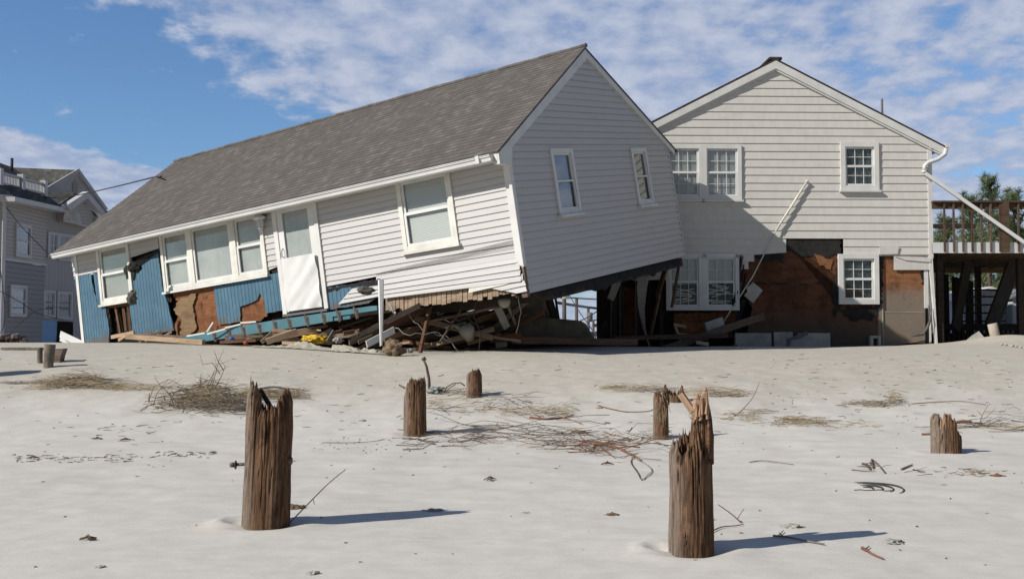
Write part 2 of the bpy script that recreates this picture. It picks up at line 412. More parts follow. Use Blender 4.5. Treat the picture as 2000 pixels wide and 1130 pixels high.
def blue_fn(kk):
    a, b_, _ = kk.sep(kk.uvc); n = kk.noise(kk.uvc, 2.2, 7, .7); fx = kk.math('FRACT', kk.math('DIVIDE', a, .095))
    gr = kk.step(kk.math('MINIMUM', fx, kk.math('SUBTRACT', 1.0, fx)), .015, .07); g = kk.noise(kk.mapv(kk.uvc, (30, 2, 1)), 2, 5, .7)
    c = kk.mix(kk.step(n, .3, .7), (.062, .128, .185), (.085, .168, .232)); c = kk.mix(kk.math('MULTIPLY', kk.step(g, .62, .72), .5), c, (.03, .07, .10))
    c = kk.mix(kk.math('MULTIPLY', kk.step(kk.noise(kk.uvc, 9, 6, .75), .70, .74), .85), c, (.17, .10, .06))
    c = kk.mix(kk.math('MULTIPLY', kk.math('SUBTRACT', 1.0, gr), .85), c, (.012, .03, .045))  # groove shade painted dark into the board colour
    lw_ = kk.math('ADD', b_, kk.math('MULTIPLY', kk.math('SUBTRACT', kk.noise(kk.uvc, 5, 7, .75), .5), .9)); c = kk.mix(kk.math('MULTIPLY', kk.step(lw_, .30, .22), .7), c, (.13, .095, .065))
    setc(kk, c, .75, .2); bump(kk, kk.math('ADD', gr, kk.math('MULTIPLY', g, .15)), .8, .012)
BLUE = mat('blue_painted_board', blue_fn)
def paint_fn(kk):
    n = kk.noise(kk.uvc, 7, 6, .7); c = kk.mix(kk.step(kk.noise(kk.uvc, 2, 5, .6), .35, .65), (.065, .15, .185), (.085, .19, .225))
    c = kk.mix(kk.step(n, .64, .68), c, (.12, .08, .055)); setc(kk, c, .7, .2); bump(kk, n, .3, .01)
BLUEBEAM = mat('blue_painted_timber', paint_fn)
def ply_fn(c1, c2, c3, mud=None):
    def fn(kk):
        uv = kk.uvc; n = kk.noise(kk.mapv(uv, (1, 5, 1)), 1.5, 7, .7, .5); p = kk.noise(uv, 3.4, 7, .75); f_ = kk.noise(kk.mapv(uv, (6, 60, 1)), 2, 5, .7)
        q_ = kk.noise(uv, 9, 7, .8); r_ = kk.noise(kk.mapv(uv, (1, .5, 1), (5, 2, 0)), 1.1, 6, .7, .6)
        c = kk.mix(kk.step(n, .3, .7), c1, c2); c = kk.mix(kk.math('MULTIPLY', kk.step(p, .5, .66), .85), c, c3)
        c = kk.mix(kk.math('MULTIPLY', kk.step(r_, .5, .62), .6), c, tuple(x * .5 for x in c1)); c = kk.mix(kk.math('MULTIPLY', kk.step(q_, .58, .66), .55), c, tuple(x * 1.5 + .01 for x in c2)); c = kk.mix(kk.math('MULTIPLY', kk.step(q_, .42, .36), .6), c, tuple(x * .4 for x in c1))
        c = kk.mix(kk.math('MULTIPLY', kk.step(f_, .55, .8), .4), c, tuple(x * .45 for x in c1))
        if mud:
            a, b_, _ = kk.sep(uv); lv = kk.math('ADD', b_, kk.math('MULTIPLY', kk.math('SUBTRACT', kk.math('ADD', kk.math('MULTIPLY', p, .7), kk.math('MULTIPLY', q_, .3)), .5), 2.2))
            c = kk.mix(kk.math('MULTIPLY', kk.step(lv, mud[1], mud[0]), .9), c, mud[2])
        setc(kk, c, .88, .15); bump(kk, kk.math('ADD', p, f_), .5, .015)
    return fn
PLY = mat('brown_plywood', ply_fn((.14, .058, .028), (.245, .108, .052), (.07, .032, .02)))
FIBRE = mat('rust_sheathing', ply_fn((.095, .042, .024), (.165, .07, .038), (.05, .032, .026), (.3, 1.2, (.085, .068, .054))))
FIBRE2 = mat('muddy_sheathing', ply_fn((.19, .085, .042), (.29, .13, .06), (.11, .06, .038), (1.15, 1.6, (.20, .17, .14))))
STUD = m_wood('brown_stud_wood', (.10, .055, .032), (.23, .13, .075))
PALEWOOD = m_wood('pale_lumber', (.30, .20, .125), (.50, .37, .25))
TANWOOD = m_wood('tan_sheathing_board', (.17, .11, .06), (.30, .205, .12))
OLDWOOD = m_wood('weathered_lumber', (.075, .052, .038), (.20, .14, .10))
REDWOOD = m_wood('reddish_lumber', (.085, .045, .027), (.19, .10, .06))
DARKWOOD = m_wood('dark_wood', (.022, .017, .014), (.06, .045, .036))
DECKWOOD = m_wood('brown_deck_wood', (.055, .035, .025), (.14, .09, .06))
TAR = m_plain('tar_paper', (.022, .021, .021), .85, .35, 5, .2, .4)
RAGFELT = m_plain('torn_grey_felt', (.10, .095, .088), .9, .3, 9, .1, .5)
BLACK = m_plain('dark_interior', (.02, .017, .015), .95, .3, 2, .05)  # near-black colour stands in for unlit interior shade
def curt_fn(kk):
    f_ = kk.noise(kk.mapv(kk.uvc, (9, .5, 1)), 1.5, 4, .6, .5); g_ = kk.noise(kk.uvc, 1.1, 4, .6)
    setc(kk, kk.mix(kk.step(g_, .35, .7), kk.mix(f_, (.46, .48, .47), (.60, .61, .59)), (.40, .42, .41)), .85, .1); bump(kk, f_, .8, .03)
CURTAIN = mat('pale_curtain', curt_fn)
def blind_fn(kk):
    a, b_, _ = kk.sep(kk.uvc); f_ = kk.math('FRACT', kk.math('DIVIDE', b_, .027)); c = kk.mix(kk.step(f_, .75, .95), (.60, .62, .60), (.34, .36, .36))
    setc(kk, c, .6, .3); bump(kk, kk.math('ABSOLUTE', kk.math('SUBTRACT', f_, .5)), .6, .01)
BLIND = mat('closed_blind', blind_fn)
DIMROOM = m_plain('dim_room', (.14, .165, .16), .9, .5, 1.8, .1)
def glass_fn(kk):
    g = kk.new('ShaderNodeBsdfGlossy'); g.inputs['Roughness'].default_value = .03; tr = kk.new('ShaderNodeBsdfTransparent'); tr.inputs[0].default_value = (.93, .94, .94, 1)
    lw = kk.new('ShaderNodeLayerWeight'); lw.inputs[0].default_value = .2; mx = kk.new('ShaderNodeMixShader')
    kk.put(mx.inputs[0], kk.math('MULTIPLY_ADD', lw.outputs['Fresnel'], .55, .03)); kk.put(mx.inputs[1], tr.outputs[0]); kk.put(mx.inputs[2], g.outputs[0])
    bp = kk.new('ShaderNodeBump'); bp.inputs['Strength'].default_value = .04; kk.put(bp.inputs['Height'], kk.noise(kk.obj, 1.5, 2)); kk.put(g.inputs['Normal'], bp.outputs[0])
    kk.t.links.new(mx.outputs[0], kk.out.inputs[0])
GLASS = mat('window_glass', glass_fn)
def pile_fn(kk):
    v = kk.mapv(kk.uvc, (34, 1.3, 1)); n = kk.noise(v, 2, 9, .78, .7); n2 = kk.noise(kk.mapv(kk.uvc, (7, .8, 1)), 1.6, 5, .6, .4)
    c = kk.mix(kk.step(n, .34, .64), (.05, .027, .017), (.26, .145, .08)); c = kk.mix(kk.math('MULTIPLY', kk.step(n2, .45, .68), .5), c, (.30, .19, .125))
    c = kk.mix(kk.step(n, .60, .66), c, kk.mix(.6, c, (.014, .009, .006)))
    bl = kk.noise(kk.mapv(kk.uvc, (9, 3.5, 1)), 1.2, 7, .7, .8); c = kk.mix(kk.math('MULTIPLY', kk.step(bl, .50, .64), .65), c, (.055, .032, .022)); c = kk.mix(kk.math('MULTIPLY', kk.step(bl, .46, .34), .55), c, (.24, .145, .09))
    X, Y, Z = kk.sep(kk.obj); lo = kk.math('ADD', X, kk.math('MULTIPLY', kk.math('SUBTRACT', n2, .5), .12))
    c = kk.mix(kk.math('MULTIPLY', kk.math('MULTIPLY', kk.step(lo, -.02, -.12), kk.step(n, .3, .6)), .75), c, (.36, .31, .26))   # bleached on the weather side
    setc(kk, c, .9, .15); bump(kk, kk.math('ADD', n, kk.math('MULTIPLY', n2, .5)), 1.0, .03)
PILE = mat('rotten_piling_wood', pile_fn)
SPLIT = m_wood('fresh_split_wood', (.16, .085, .04), (.36, .21, .11))
STRAW = m_plain('straw', (.36, .29, .19), .8, .3, 4, .1, 0)
TWIG = m_plain('twig_bark', (.17, .14, .11), .85, .3, 5, .1, 0)
REDTWIG = m_plain('red_root_bark', (.19, .10, .065), .85, .3, 5, .1, 0)
CONC = m_plain('concrete', (.33, .32, .29), .9, .18, 3, .15, .5)
CONCT = m_plain('tan_concrete', (.40, .35, .29), .9, .15, 3, .15, .4)
WPAINT = m_plain('whitewashed_block', (.40, .385, .35), .85, .2, 3, .2, .4)
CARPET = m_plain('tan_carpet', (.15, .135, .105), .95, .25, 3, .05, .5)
CLOTH = m_plain('grey_geotextile', (.31, .295, .245), .9, .15, 5, .1, .25)
DIRT = m_plain('caked_dirt', (.20, .15, .10), .95, .4, 8, .05, .9)
METAL = m_plain('rusty_metal', (.10, .075, .06), .6, .4, 20, .5, .3, .5)
YELLOW = m_plain('yellow_webbing', (.62, .40, .03), .6, .25, 12, .3, .8)
BLUEP = m_plain('blue_plastic', (.03, .09, .28), .4, .1, 4)
REDP = m_plain('red_plastic', (.35, .05, .03), .4, .1, 4)
SKYBLUE = m_plain('light_blue_foam_board', (.19, .32, .52), .6, .1, 2)
PORC = m_plain('grimy_white_porcelain', (.27, .26, .235), .35, .2, 4)
RAG = m_plain('grey_green_rag', (.25, .27, .25), .9, .2, 10)
CABLE = m_plain('black_cable', (.03, .03, .03), .6, .1, 4)
POLEW = m_plain('utility_pole_wood', (.09, .075, .065), .9, .2, 2)
LGREY = m_plain('light_grey_shingle', (.16, .17, .18), .9, .2, 5)
LEAD = m_plain('grey_pipe', (.12, .12, .125), .6, .1, 4)

# ------------------------------------------------------------------ sand, one sheet to the horizon
POSTS = {}   # name -> base point, filled before the ground so the scour pits can be cut
def gp(px, py): return G(px, py)
for key, px, py, r, dp in (('bolt', 518, 1026, .17, .03), ('spike', 1350, 1076, .16, .03), ('mid', 811, 848, .16, .03), ('far', 926, 773, .13, .02),
                           ('split', 1291, 857, .12, .02), ('right', 1848, 884, .16, .03)):
    POSTS[key] = gp(px, py); POSTS[key + '_pit'] = (POSTS[key].x, POSTS[key].y, r, dp)
for kx in list(POSTS):
    if kx.endswith('_pit'): PITS.append(POSTS.pop(kx))
PITS.append((POSTS['bolt'].x - .19, POSTS['bolt'].y + .06, .07, .045)); PITS.append((POSTS['spike'].x - .17, POSTS['spike'].y + .08, .06, .04))
def axis(vals, step):
    out = [vals[0]]
    for a, b, s_ in step:
        n = max(1, round((b - a) / s_)); out += [a + (b - a) * (i + 1) / n for i in range(n)]
    return out
xs = axis([-4000], [(-4000, -200, 500), (-200, -30, 20), (-30, -12, .7), (-12, -4, .12), (-4, 4, .045), (4, 12, .12), (12, 30, .7), (30, 200, 20), (200, 4000, 500)])
ys = axis([-60], [(-60, 2, 8), (2, 5, .4), (5, 9, .045), (9, 17, .075), (17, 27, .16), (27, 45, .9), (45, 200, 15), (200, 6000, 600)])
mb = MB(); nx = len(xs)
for y in ys:
    for x in xs:
        mb.v.append(Vector((x, y, ground(x, y)))); mb.uv.append((x, y))
for j in range(len(ys) - 1):
    for i in range(nx - 1):
        a = j * nx + i; mb.f.append((a, a + 1, a + nx + 1, a + nx)); mb.sm.append(True)
solo('sand', mb, SAND, 'pale wind-smoothed beach sand rising to the houses', 'sand', kind='structure', base=(0, 0, 0))

# ------------------------------------------------------------------ window builder
def window(F, a0, a1, c0, c1, parent, b=0.0, trim=.07, out=.045, tm=None, sm=None, grid=None, blind=None, kind='dh', name='window', label=None, sill=True, sash=.045, top=0.0):
    """outer trim rectangle a0..a1, c0..c1 on wall plane b (outside is -b). returns the window part"""
    tm = tm or TRIM; m = MB()
    m.box(F, a0, a0+trim, b-out, b+.03, c0, c1); m.box(F, a1-trim, a1, b-out, b+.03, c0, c1)
    m.box(F, a0+trim, a1-trim, b-out+.002, b+.03, c1-trim, c1); m.box(F, a0+trim, a1-trim, b-out+.002, b+.03, c0, c0+trim)
    o = part(name, m, tm, parent, label)
    i0, i1, j0, j1 = a0+trim, a1-trim, c0+trim, c1-trim
    s = MB(); q = sash
    def fr(x0, x1, y0, y1, bb):
        s.box(F, x0, x0+q, bb, bb+.03, y0, y1); s.box(F, x1-q, x1, bb, bb+.03, y0, y1)
        s.box(F, x0+q, x1-q, bb, bb+.03, y1-q, y1); s.box(F, x0+q, x1-q, bb, bb+.03, y0, y0+q)
        if grid:
            nc, nr = grid; 
            for t in range(1, nc): xx = x0+q + (x1-x0-2*q)*t/nc; s.box(F, xx-.006, xx+.006, bb+.004, bb+.02, y0+q, y1-q)
            for t in range(1, nr): yy = y0+q + (y1-y0-2*q)*t/nr; s.box(F, x0+q, x1-q, bb+.003, bb+.021, yy-.006, yy+.006)
    if kind == 'dh':
        md = (j0 + j1) / 2
        fr(i0, i1, md-.015, j1, b-.012); fr(i0+.004, i1-.004, j0, md+.02, b-.034 + .004)
    else: fr(i0, i1, j0, j1, b-.02)
    part('sash', s, sm or VINYL, o)
    g = MB(); g.box(F, i0+.01, i1-.01, b+.006, b+.010, j0+.01, j1-.01); part('glass_pane', g, GLASS, o)
    if blind:
        g = MB(); g.box(F, i0, i1, b+.034, b+.040, j0, j1); part('blind', g, blind, o)
    if sill:
        g = MB(); g.box(F, a0-.03, a1+.03, b-out-.045, b+.02, c0-.045, c0); part('sill', g, tm, o)
    return o

# ================================================================== LEANING COTTAGE
A = Frame((.9052, -.6575, .0946), (.5211, .8903, .1552), (-.1461, .0763, 1.0368), (.2591, 18.2772, .6952 + CZ))
L, W, H, RISE = 11.35, 6.8976, 2.5013, 1.8198; SL = RISE / (W / 2)
cot = thing('leaning_cottage', 'white cottage tipped over sideways on its rubble, brown shingle roof and blue boards showing', 'house', A(-L/2, W/2, -.3))
fi = lambda px, py, b=0.0: A.inv(px, py, b)
poly = lambda pts, F=A, b=0.0: [F.inv(x, y, b) for x, y in pts]
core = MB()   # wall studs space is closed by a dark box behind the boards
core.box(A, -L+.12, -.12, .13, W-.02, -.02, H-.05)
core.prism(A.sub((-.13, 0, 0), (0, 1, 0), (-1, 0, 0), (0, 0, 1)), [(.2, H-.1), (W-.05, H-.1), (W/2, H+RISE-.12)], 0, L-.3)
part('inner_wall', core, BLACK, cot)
# sheathing visible at the torn parts of the front wall (blue boards, bare plywood, dark holes)
blue = [
 [(146,538),(176,534),(193,600),(214,663),(212,672),(166,674),(152,590)],
 [(184,530),(196,540),(215,640),(214,664),(205,640),(190,580)],
 [(262,512),(309,490),(318,560),(330,600),(341,645),(262,662),(254,600),(256,540)],
 [(418,560),(545,532),(556,575),(561,604),(520,612),(516,585),(508,572),(503,585),(488,592),(470,598),(471,628),(428,634),(423,600)],
 [(640,561),(740,546),(748,572),(720,592),(645,604)],
]
for i, b_ in enumerate(blue):
    m = MB(); m.prism(A, poly(ragged(b_, 7, .9)), -.012 if i != 1 else -.03, .02); part('blue_sheathing', m, BLUE, cot)
ply = [
 [(330,563),(420,556),(428,634),(470,640),(345,660),(338,640),(352,600)],
 [(470,590),(505,565),(520,590),(520,618),(470,640)],
 [(296,492),(313,487),(326,566),(332,590),(316,560)],
]
for b_ in ply:
    m = MB(); m.prism(A, poly(ragged(b_, 5, 2.4)), .024, .05); part('plywood_sheathing', m, PLY, cot)
m = MB(); m.prism(A, poly(ragged([(345,592),(372,575),(385,572),(378,600),(385,640),(368,660),(352,650),(356,622),(344,612)], 4, 2.6)), -.02, .01); part('plywood_sheathing', m, TANWOOD, cot, 'splintered pale plywood under the triple window')
for (x0, y0, x1, y1, wd) in ((211,600,217,648,.09), (226,594,236,650,.06), (250,592,256,650,.07), (241,600,246,646,.035)):
    m = MB(); a0, c0 = fi(x0, y0, .05); a1, c1 = fi(x1, y1, .05); m.beam(A(a0, .05, c0), A(a1, .05, c1), wd, .06); part('stud', m, STUD, cot)
m = MB(); m.beam(A(*[fi(208,598)[0], .03, fi(208,598)[1]]), A(*[fi(262,592)[0], .03, fi(262,592)[1]]), .09, .05); part('stud', m, REDWOOD, cot)
# tar paper scraps
for b_, th in (([(300,484),(313,480),(322,540),(331,590),(322,585),(314,556),(306,530)], .01), ([(247,520),(268,512),(300,500),(312,490),(270,506),(264,545),(250,545),(244,530)], -.035),
              ([(530,528),(548,520),(556,560),(551,560)], .0), ([(628,565),(700,552),(744,544),(747,560),(700,558),(650,568),(634,572)], -.016), ([(186,532),(194,530),(210,600),(216,640),(208,620),(194,580)], .0)):
    m = MB(); m.prism(A, poly(ragged(b_, 4, 2.6)), th - .006, th); part('tar_paper', m, TAR, cot)
# siding of the front wall: convex pieces [pixel outlines traced on the wall plane]
EX = .113; NEAR = .0
front = MB()
holes = [(-10.56, -9.46, .98, 2.3), (-8.46, -5.52, 1.0, 2.3), (-5.22, -4.10, .1, 2.4), (-2.26, -1.13, .99, 2.3)]
pcs = [
 poly([(136,480),(192,474),(191,533),(146,545)]),
 poly([(246,455),(308,450),(311,485),(252,504)]),
 poly([(500,400),(545,395),(549,518),(513,532)]),
 [(-4.2, 2.45), (-.0, 2.45), (.0, .64), (-4.12, .60)],
]
pcs[3] = [(-4.2, 2.45), (-.02, 2.45), fi(1007, 486), fi(633, 560)]
pcs.append([(-2.95, .7), (-.01, .9), (-.01, .42), (-2.95, .36)])
pcs[3:] = [pcs[3:]]
for pc in pcs:
    front = MB(); laps(front, A, pc if isinstance(pc[0], list) else [pc], EX, w0=.02, lip=.020, back=.004, holes=holes)
    part('front_siding', front, WHITE_SIDING, cot)
loose = MB()     # sheets that slid down at the right end
def loose_sheet(pts, lift, rows, tilt=0):
    (a0, c0), (a1, c1), (a2, c2), (a3, c3) = [fi(*p) for p in pts]   # tl, tr, br, bl
    for r in range(rows):
        t0, t1 = r / rows, (r + 1) / rows
        tl = (a0 + (a3-a0)*t0, c0 + (c3-c0)*t0); tr = (a1 + (a2-a1)*t0, c1 + (c2-c1)*t0)
        bl = (a0 + (a3-a0)*t1, c0 + (c3-c0)*t1); br = (a1 + (a2-a1)*t1, c1 + (c2-c1)*t1)
        jl = random.uniform(-.03, .03); br = (br[0] + jl, br[1])
        f0, f1 = -lift - .002, -lift - .024
        loose.face([A(bl[0], f1, bl[1]), A(br[0], f1, br[1]), A(tr[0], f0, tr[1]), A(tl[0], f0, tl[1])], [bl, br, tr, tl])
        loose.face([A(bl[0], f1 + .022, bl[1]), A(br[0], f1 + .022, br[1]), A(br[0], f1, br[1]), A(bl[0], f1, bl[1])], [bl]*4)
        loose.face([A(br[0], f1, br[1]), A(br[0], f1 + .016, br[1]), A(tr[0], f0 + .01, tr[1]), A(tr[0], f0, tr[1])], [br]*4)
random.seed(4)
loose_sheet([(748,546),(1013,503),(1019,520),(750,564)], .024, 2)
loose_sheet([(748,558),(1017,514),(1023,548),(752,582)], .036, 3)
loose_sheet([(925,556),(1022,534),(1030,568),(1012,572)], .024, 3)
loose_sheet([(690,563),(747,556),(748,577),(664,593)], .03, 3)
part('loose_siding', loose, WHITE_SIDING, cot, 'slipped white siding strips at the raised corner')
m = MB(); m.prism(A, poly([(920,556),(1008,545),(1010,549),(985,556),(918,571)]), -.05, -.044); part('loose_trim', m, CREAM, cot)
# tan boards below the slipped siding
random.seed(7); m = MB(); x = 752.0
while x < 1012:
    wd = random.uniform(6, 11); y0 = 581 - (x-752)*.12; y1 = 610 - (x-752)*.135 + random.uniform(-5, 2)
    m.prism(A, poly([(x, y0-14), (x+wd-1.2, y0-15), (x+wd-1.0, y1-1), (x, y1)]), .005 + random.uniform(0, .02), .035); x += wd
part('rim_board', m, TANWOOD, cot)
# floor platform and ragged underside
m = MB(); m.box(A, -L+.05, -.06, .9, W-.03, -.20, -.025); part('floor_frame', m, DARKWOOD, cot)  # dark colour stands in for the shade under the floor
random.seed(11); pts = []; n = 46
for i in range(n + 1):
    v = .5 + (W - .8) * i / n; pts.append((v, -.07 - .05*min(v, 3)/3 - .16 * abs(mnoise.noise(Vector((v * 2.2, 0, 2)))) - random.uniform(0, .04) - (.06 if 2.1 < v < 3.4 else 0)))
m = MB(); m.prism(A.sub((-.055, 0, 0), (0, 1, 0), (-1, 0, 0), (0, 0, 1)), [(W-.1, -.03), (.3, -.03)] + pts, .0, .05); part('tar_paper', m, TAR, cot)
# gable end siding, corner boards, rake boards
GF = A.sub((0, 0, 0), (0, 1, 0), (-1, 0, 0), (0, 0, 1))
m = MB(); ghole = [(1.42, 2.27, 1.19, 2.37), (4.84, 5.62, 1.19, 2.37)]
laps(m, GF, [[(.05, 0), (W-.02, 0), (W-.02, H-.1), (W/2, H+RISE-.14), (.05, H-.12)]], .122, w0=0, lip=.024, back=.02, holes=ghole)
part('gable_siding', m, GABLE_SIDING, cot)
m = MB(); m.box(A, -.02, .024, -.035, .055, .44, H-.1); m.box(A, -.10, .02, -.04, -.012, .46, H-.1); part('corner_board', m, TRIM, cot)
m = MB(); m.box(A, .0, .022, W-.05, W+.02, .05, H-.12); part('corner_board', m, GTRIM, cot)
m = MB(); m.box(A, -.10, .0, -.01, .07, -.05, .46); part('corner_post', m, OLDWOOD, cot, 'broken dark corner post under the raised corner')
m = MB()
for s_ in (0, 1):
    v0, v1 = (-.37, W/2) if s_ == 0 else (W+.25, W/2); c0, c1 = H - (.37 if s_ == 0 else .25)*SL, H + RISE; hh = .17
    q = [(v0, c0), (v1, c1), (v1, c1-hh-.03), (v0, c0-.16)]
    m.prism(GF, q, -.05, .0)
m.prism(GF, [(-.38, H-.37*SL-.002), (-.38, H-.38), (.0, H-.40), (.07, H-.18), (.07, H+.02)], -.055, .06)
part('rake_board', m, TRIM, cot)
# roof: two slopes of real courses
al = math.atan(SL); co, si = math.cos(al), math.sin(al); OV = .39; RL = (W/2 + OV) / co
RF = A.sub((0, -OV, H - OV*SL), (1, 0, 0), (0, -si, co), (0, co, si)); m = MB()
RF1 = Frame(RF.A, -RF.B, RF.C, RF.t)   # outside is -b
laps(m, RF1, [[(-L-.22, 0), (.06, 0), (.06, RL), (-L-.22, RL)]], .14, w0=0, lip=.011, top=.002, b=-.03)
m.box(RF1, -L-.22, .06, -.03, .0, 0, RL)
RB = A.sub((0, W+OV, H - OV*SL), (1, 0, 0), (0, -si, -co), (0, -co, si))
m.box(RB, -L-.22, .06, .0, .04, 0, RL); part('roof', m, ROOF, cot)
rp = [(A(u, W/2, H+RISE+.05 + .006*math.sin(u*7))) for u in [(-L-.22) + i * (L+.29)/60 for i in range(61)]]
m = MB(); m.tube(rp, .045, 8); part('ridge_cap', m, ROOF, cot)
# eave: soffit, fascia, gutter
m = MB(); m.box(A, -L-.18, .02, -.355, -.005, H-.315, H-.27); m.box(A, -L-.18, .02, -.385, -.355, H-.325, H-.19); part('fascia', m, CREAM, cot)
pr = [(-.387, H-.205), (-.50, H-.21), (-.507, H-.24), (-.485, H-.255), (-.475, H-.31), (-.45, H-.33), (-.387, H-.33)]
m = MB(); m.prism(A.sub((-L-.2, 0, 0), (0, 1, 0), (1, 0, 0), (0, 0, 1)), pr, 0, L+.16)
m.box(A, -L-.2, -.04, -.515, -.495, H-.222, H-.208); m.box(A, -.30, -.235, -.525, -.383, H-.32, H-.19); part('gutter', m, GUTTER, cot, bevel=.006)
m = MB(); m.box(A, -L-.02, -L+.07, -.03, .02, .05, H-.3); part('corner_board', m, TRIM, cot)
m = MB(); m.box(A, -L+.02, -L+.06, .02, W, 0, H-.1); part('far_wall', m, GABLE_SIDING, cot)
m = MB(); m.box(A, -L+.04, -.1, W-.03, W, 0, H-.1); part('back_wall', m, GABLE_SIDING, cot)
# windows of the front wall
window(A, -10.56, -9.46, .98, 2.26, cot, trim=.08, tm=CREAM, blind=CURTAIN, label='tall window in the sunken end of the front wall')
window(A, -8.46, -7.58, 1.02, 2.26, cot, trim=.075, tm=CREAM, blind=CURTAIN, sill=False)
window(A, -7.578, -6.34, 1.02, 2.26, cot, trim=.075, tm=CREAM, blind=CURTAIN, sill=False, kind='fixed', label='wide picture window in the middle of three')
window(A, -6.338, -5.50, 1.02, 2.26, cot, trim=.075, tm=CREAM, blind=CURTAIN, sill=False)
m = MB(); m.box(A, -8.49, -5.47, -.09, .0, .975, 1.017); part('window_sill', m, TRIM, cot)
window(A, -2.26, -1.13, .99, 2.28, cot, trim=.085, tm=CREAM, blind=BLIND, label='double-hung window with closed blind near the raised corner')
for (a0, a1) in ((1.42, 2.27), (4.84, 5.62)):
    window(GF, a0, a1, 1.19, 2.37, cot, trim=.085, tm=TRIM, sm=VINYL, blind=DIMROOM, sash=.035)
# door
m = MB(); m.box(A, -5.22, -5.12, -.05, .02, .18, 2.36); m.box(A, -4.19, -4.10, -.05, .02, .18, 2.36); m.box(A, -5.12, -4.19, -.048, .02, 2.27, 2.36)
dr = part('door', m, TRIM, cot)
m = MB(); m.box(A, -5.12, -4.98, -.03, .01, .24, 2.27); m.box(A, -4.34, -4.19, -.03, .01, .24, 2.27); m.box(A, -4.98, -4.34, -.028, .01, 2.12, 2.27); m.box(A, -4.98, -4.34, -.028, .01, .24, 1.22)
part('door_leaf', m, VINYL, dr)
m = MB(); m.box(A, -4.98, -4.34, -.008, -.004, 1.22, 2.12); part('glass_pane', m, GLASS, dr)
m = MB(); m.box(A, -4.98, -4.34, .012, .016, 1.22, 2.12); part('blind', m, CURTAIN, dr)
m = MB(); N = 16   # crumpled plastic sheet hung over the lower panel
for j in range(N + 1):
    for i in range(N + 1):
        u, t = i / N, j / N; a = -5.10 + .88*u; c = .26 + 1.0*t
        d = .03 + .075*abs(mnoise.noise(Vector((u*2.3 - t*2.0, t*1.1, 4)))) + .03*max(0, .5-abs(t-.25-u*.3))*(1 if .1 < u < .9 else .2)
        m.v.append(A(a, -.032 - d, c)); m.uv.append((a, c))
for j in range(N):
    for i in range(N):
        q = j*(N+1)+i; m.f.append((q, q+1, q+N+2, q+N+1)); m.sm.append(True)
o_ = part('plastic_sheet', m, VINYL, dr)
m = MB(); m.tube([A(-5.04, -.035, 1.28), A(-5.04, -.085, 1.30), A(-5.03, -.085, 1.42), A(-5.04, -.035, 1.45)], .009, 6); part('door_handle', m, LEAD, dr)
m = MB(); m.box(A, -5.2, -4.1, -.09, .02, .17, .215); part('threshold', m, LEAD, dr)
# lantern by the door (a child of the wall it is screwed to)
la, lc = fi(508, 432, -.12)
lan = MB(); lan.tube([A(la, -.0, lc+.02), A(la, -.06, lc+.07), A(la, -.12, lc+.08)], .012, 6)
LF = Frame(A.A, A.B, A.C, A(la, -.13, lc))
def frus(mb, F, r0, z0, r1, z1, n=6):
    ps = [[F(r*math.cos(2*math.pi*i/n), r*math.sin(2*math.pi*i/n), z) for i in range(n)] for r, z in ((r0, z0), (r1, z1))]
    for i in range(n): mb.face([ps[0][i], ps[0][(i+1)%n], ps[1][(i+1)%n], ps[1][i]])
    mb.face(ps[0][::-1]); mb.face(ps[1])
frus(lan, LF, .14, .07, .04, .15); frus(lan, LF, .12, .035, .14, .068); frus(lan, LF, .05, -.15, .06, -.13); lan.tube([LF(0, 0, -.2), LF(0, 0, -.15)], .01, 5)
for i in range(6):
    t = math.pi / 3 * i; lan.tube([LF(.055*math.cos(t), .055*math.sin(t), -.13), LF(.093*math.cos(t), .093*math.sin(t), .035)], .006, 4)
lan.box(A, la-.05, la+.05, -.02, 0, lc-.08, lc+.1)
lo = part('wall_lantern', lan, TRIM, cot)
m = MB(); frus(m, LF, .05, -.128, .085, .034); part('lantern_glass', m, CURTAIN, lo)
# added backing that blocks the view through, so the space behind lumber reads dark
m = MB(); m.prism(WORLD, [(-6.6, .6), (.55, .6), (.55, 1.35), (.2, 1.62), (-1.5, 1.72), (-6.6, 1.45)], 23.6, 23.8); solo('dark_backing', m, OLDWOOD, 'added board backing that keeps the space under the raised end of the white cottage dark', 'wall')

# ================================================================== SECOND HOUSE
ya = R(1.5); BX = Vector((math.cos(ya), math.sin(ya), 0)); BY = Vector((-math.sin(ya), math.cos(ya), 0))
o0 = P(1818, 660, 25.7); B = Frame(BX, BY, (0, 0, 1), (o0.x, 25.7, CZ - .35))
BW = 7.75
bi = lambda px, py, b=0.0: B.inv(px, py, b)
bh = thing('shingled_house', 'two-storey pale shingled house with its lower wall torn away to rusty sheathing', 'house', B(-BW/2, 4, 0))
apex = bi(1513, 126); re = bi(1816, 282); le_a = 2*apex[0] - re[0]; eavec = re[1]
row0 = bi(1530, 465.5)[1]; BE = .1862
bot_r = bi(1800, 527)[1]
m = MB(); bholes = []
def rect(px0, py0, px1, py1, b=0.0):
    a0, c1 = bi(px0, py0, b); a1, c0 = bi(px1, py1, b); return [a0, a1, c0, c1]
w_up = rect(1640, 278, 1716, 372); w_tw = rect(1296, 283, 1448, 391); w_lo = rect(1636, 496, 1716, 594); w_lt = rect(1300, 495, 1443, 606)
for q in (w_up, w_tw): bholes.append((q[0]+.03, q[1]-.03, q[2]+.03, q[3]-.03))
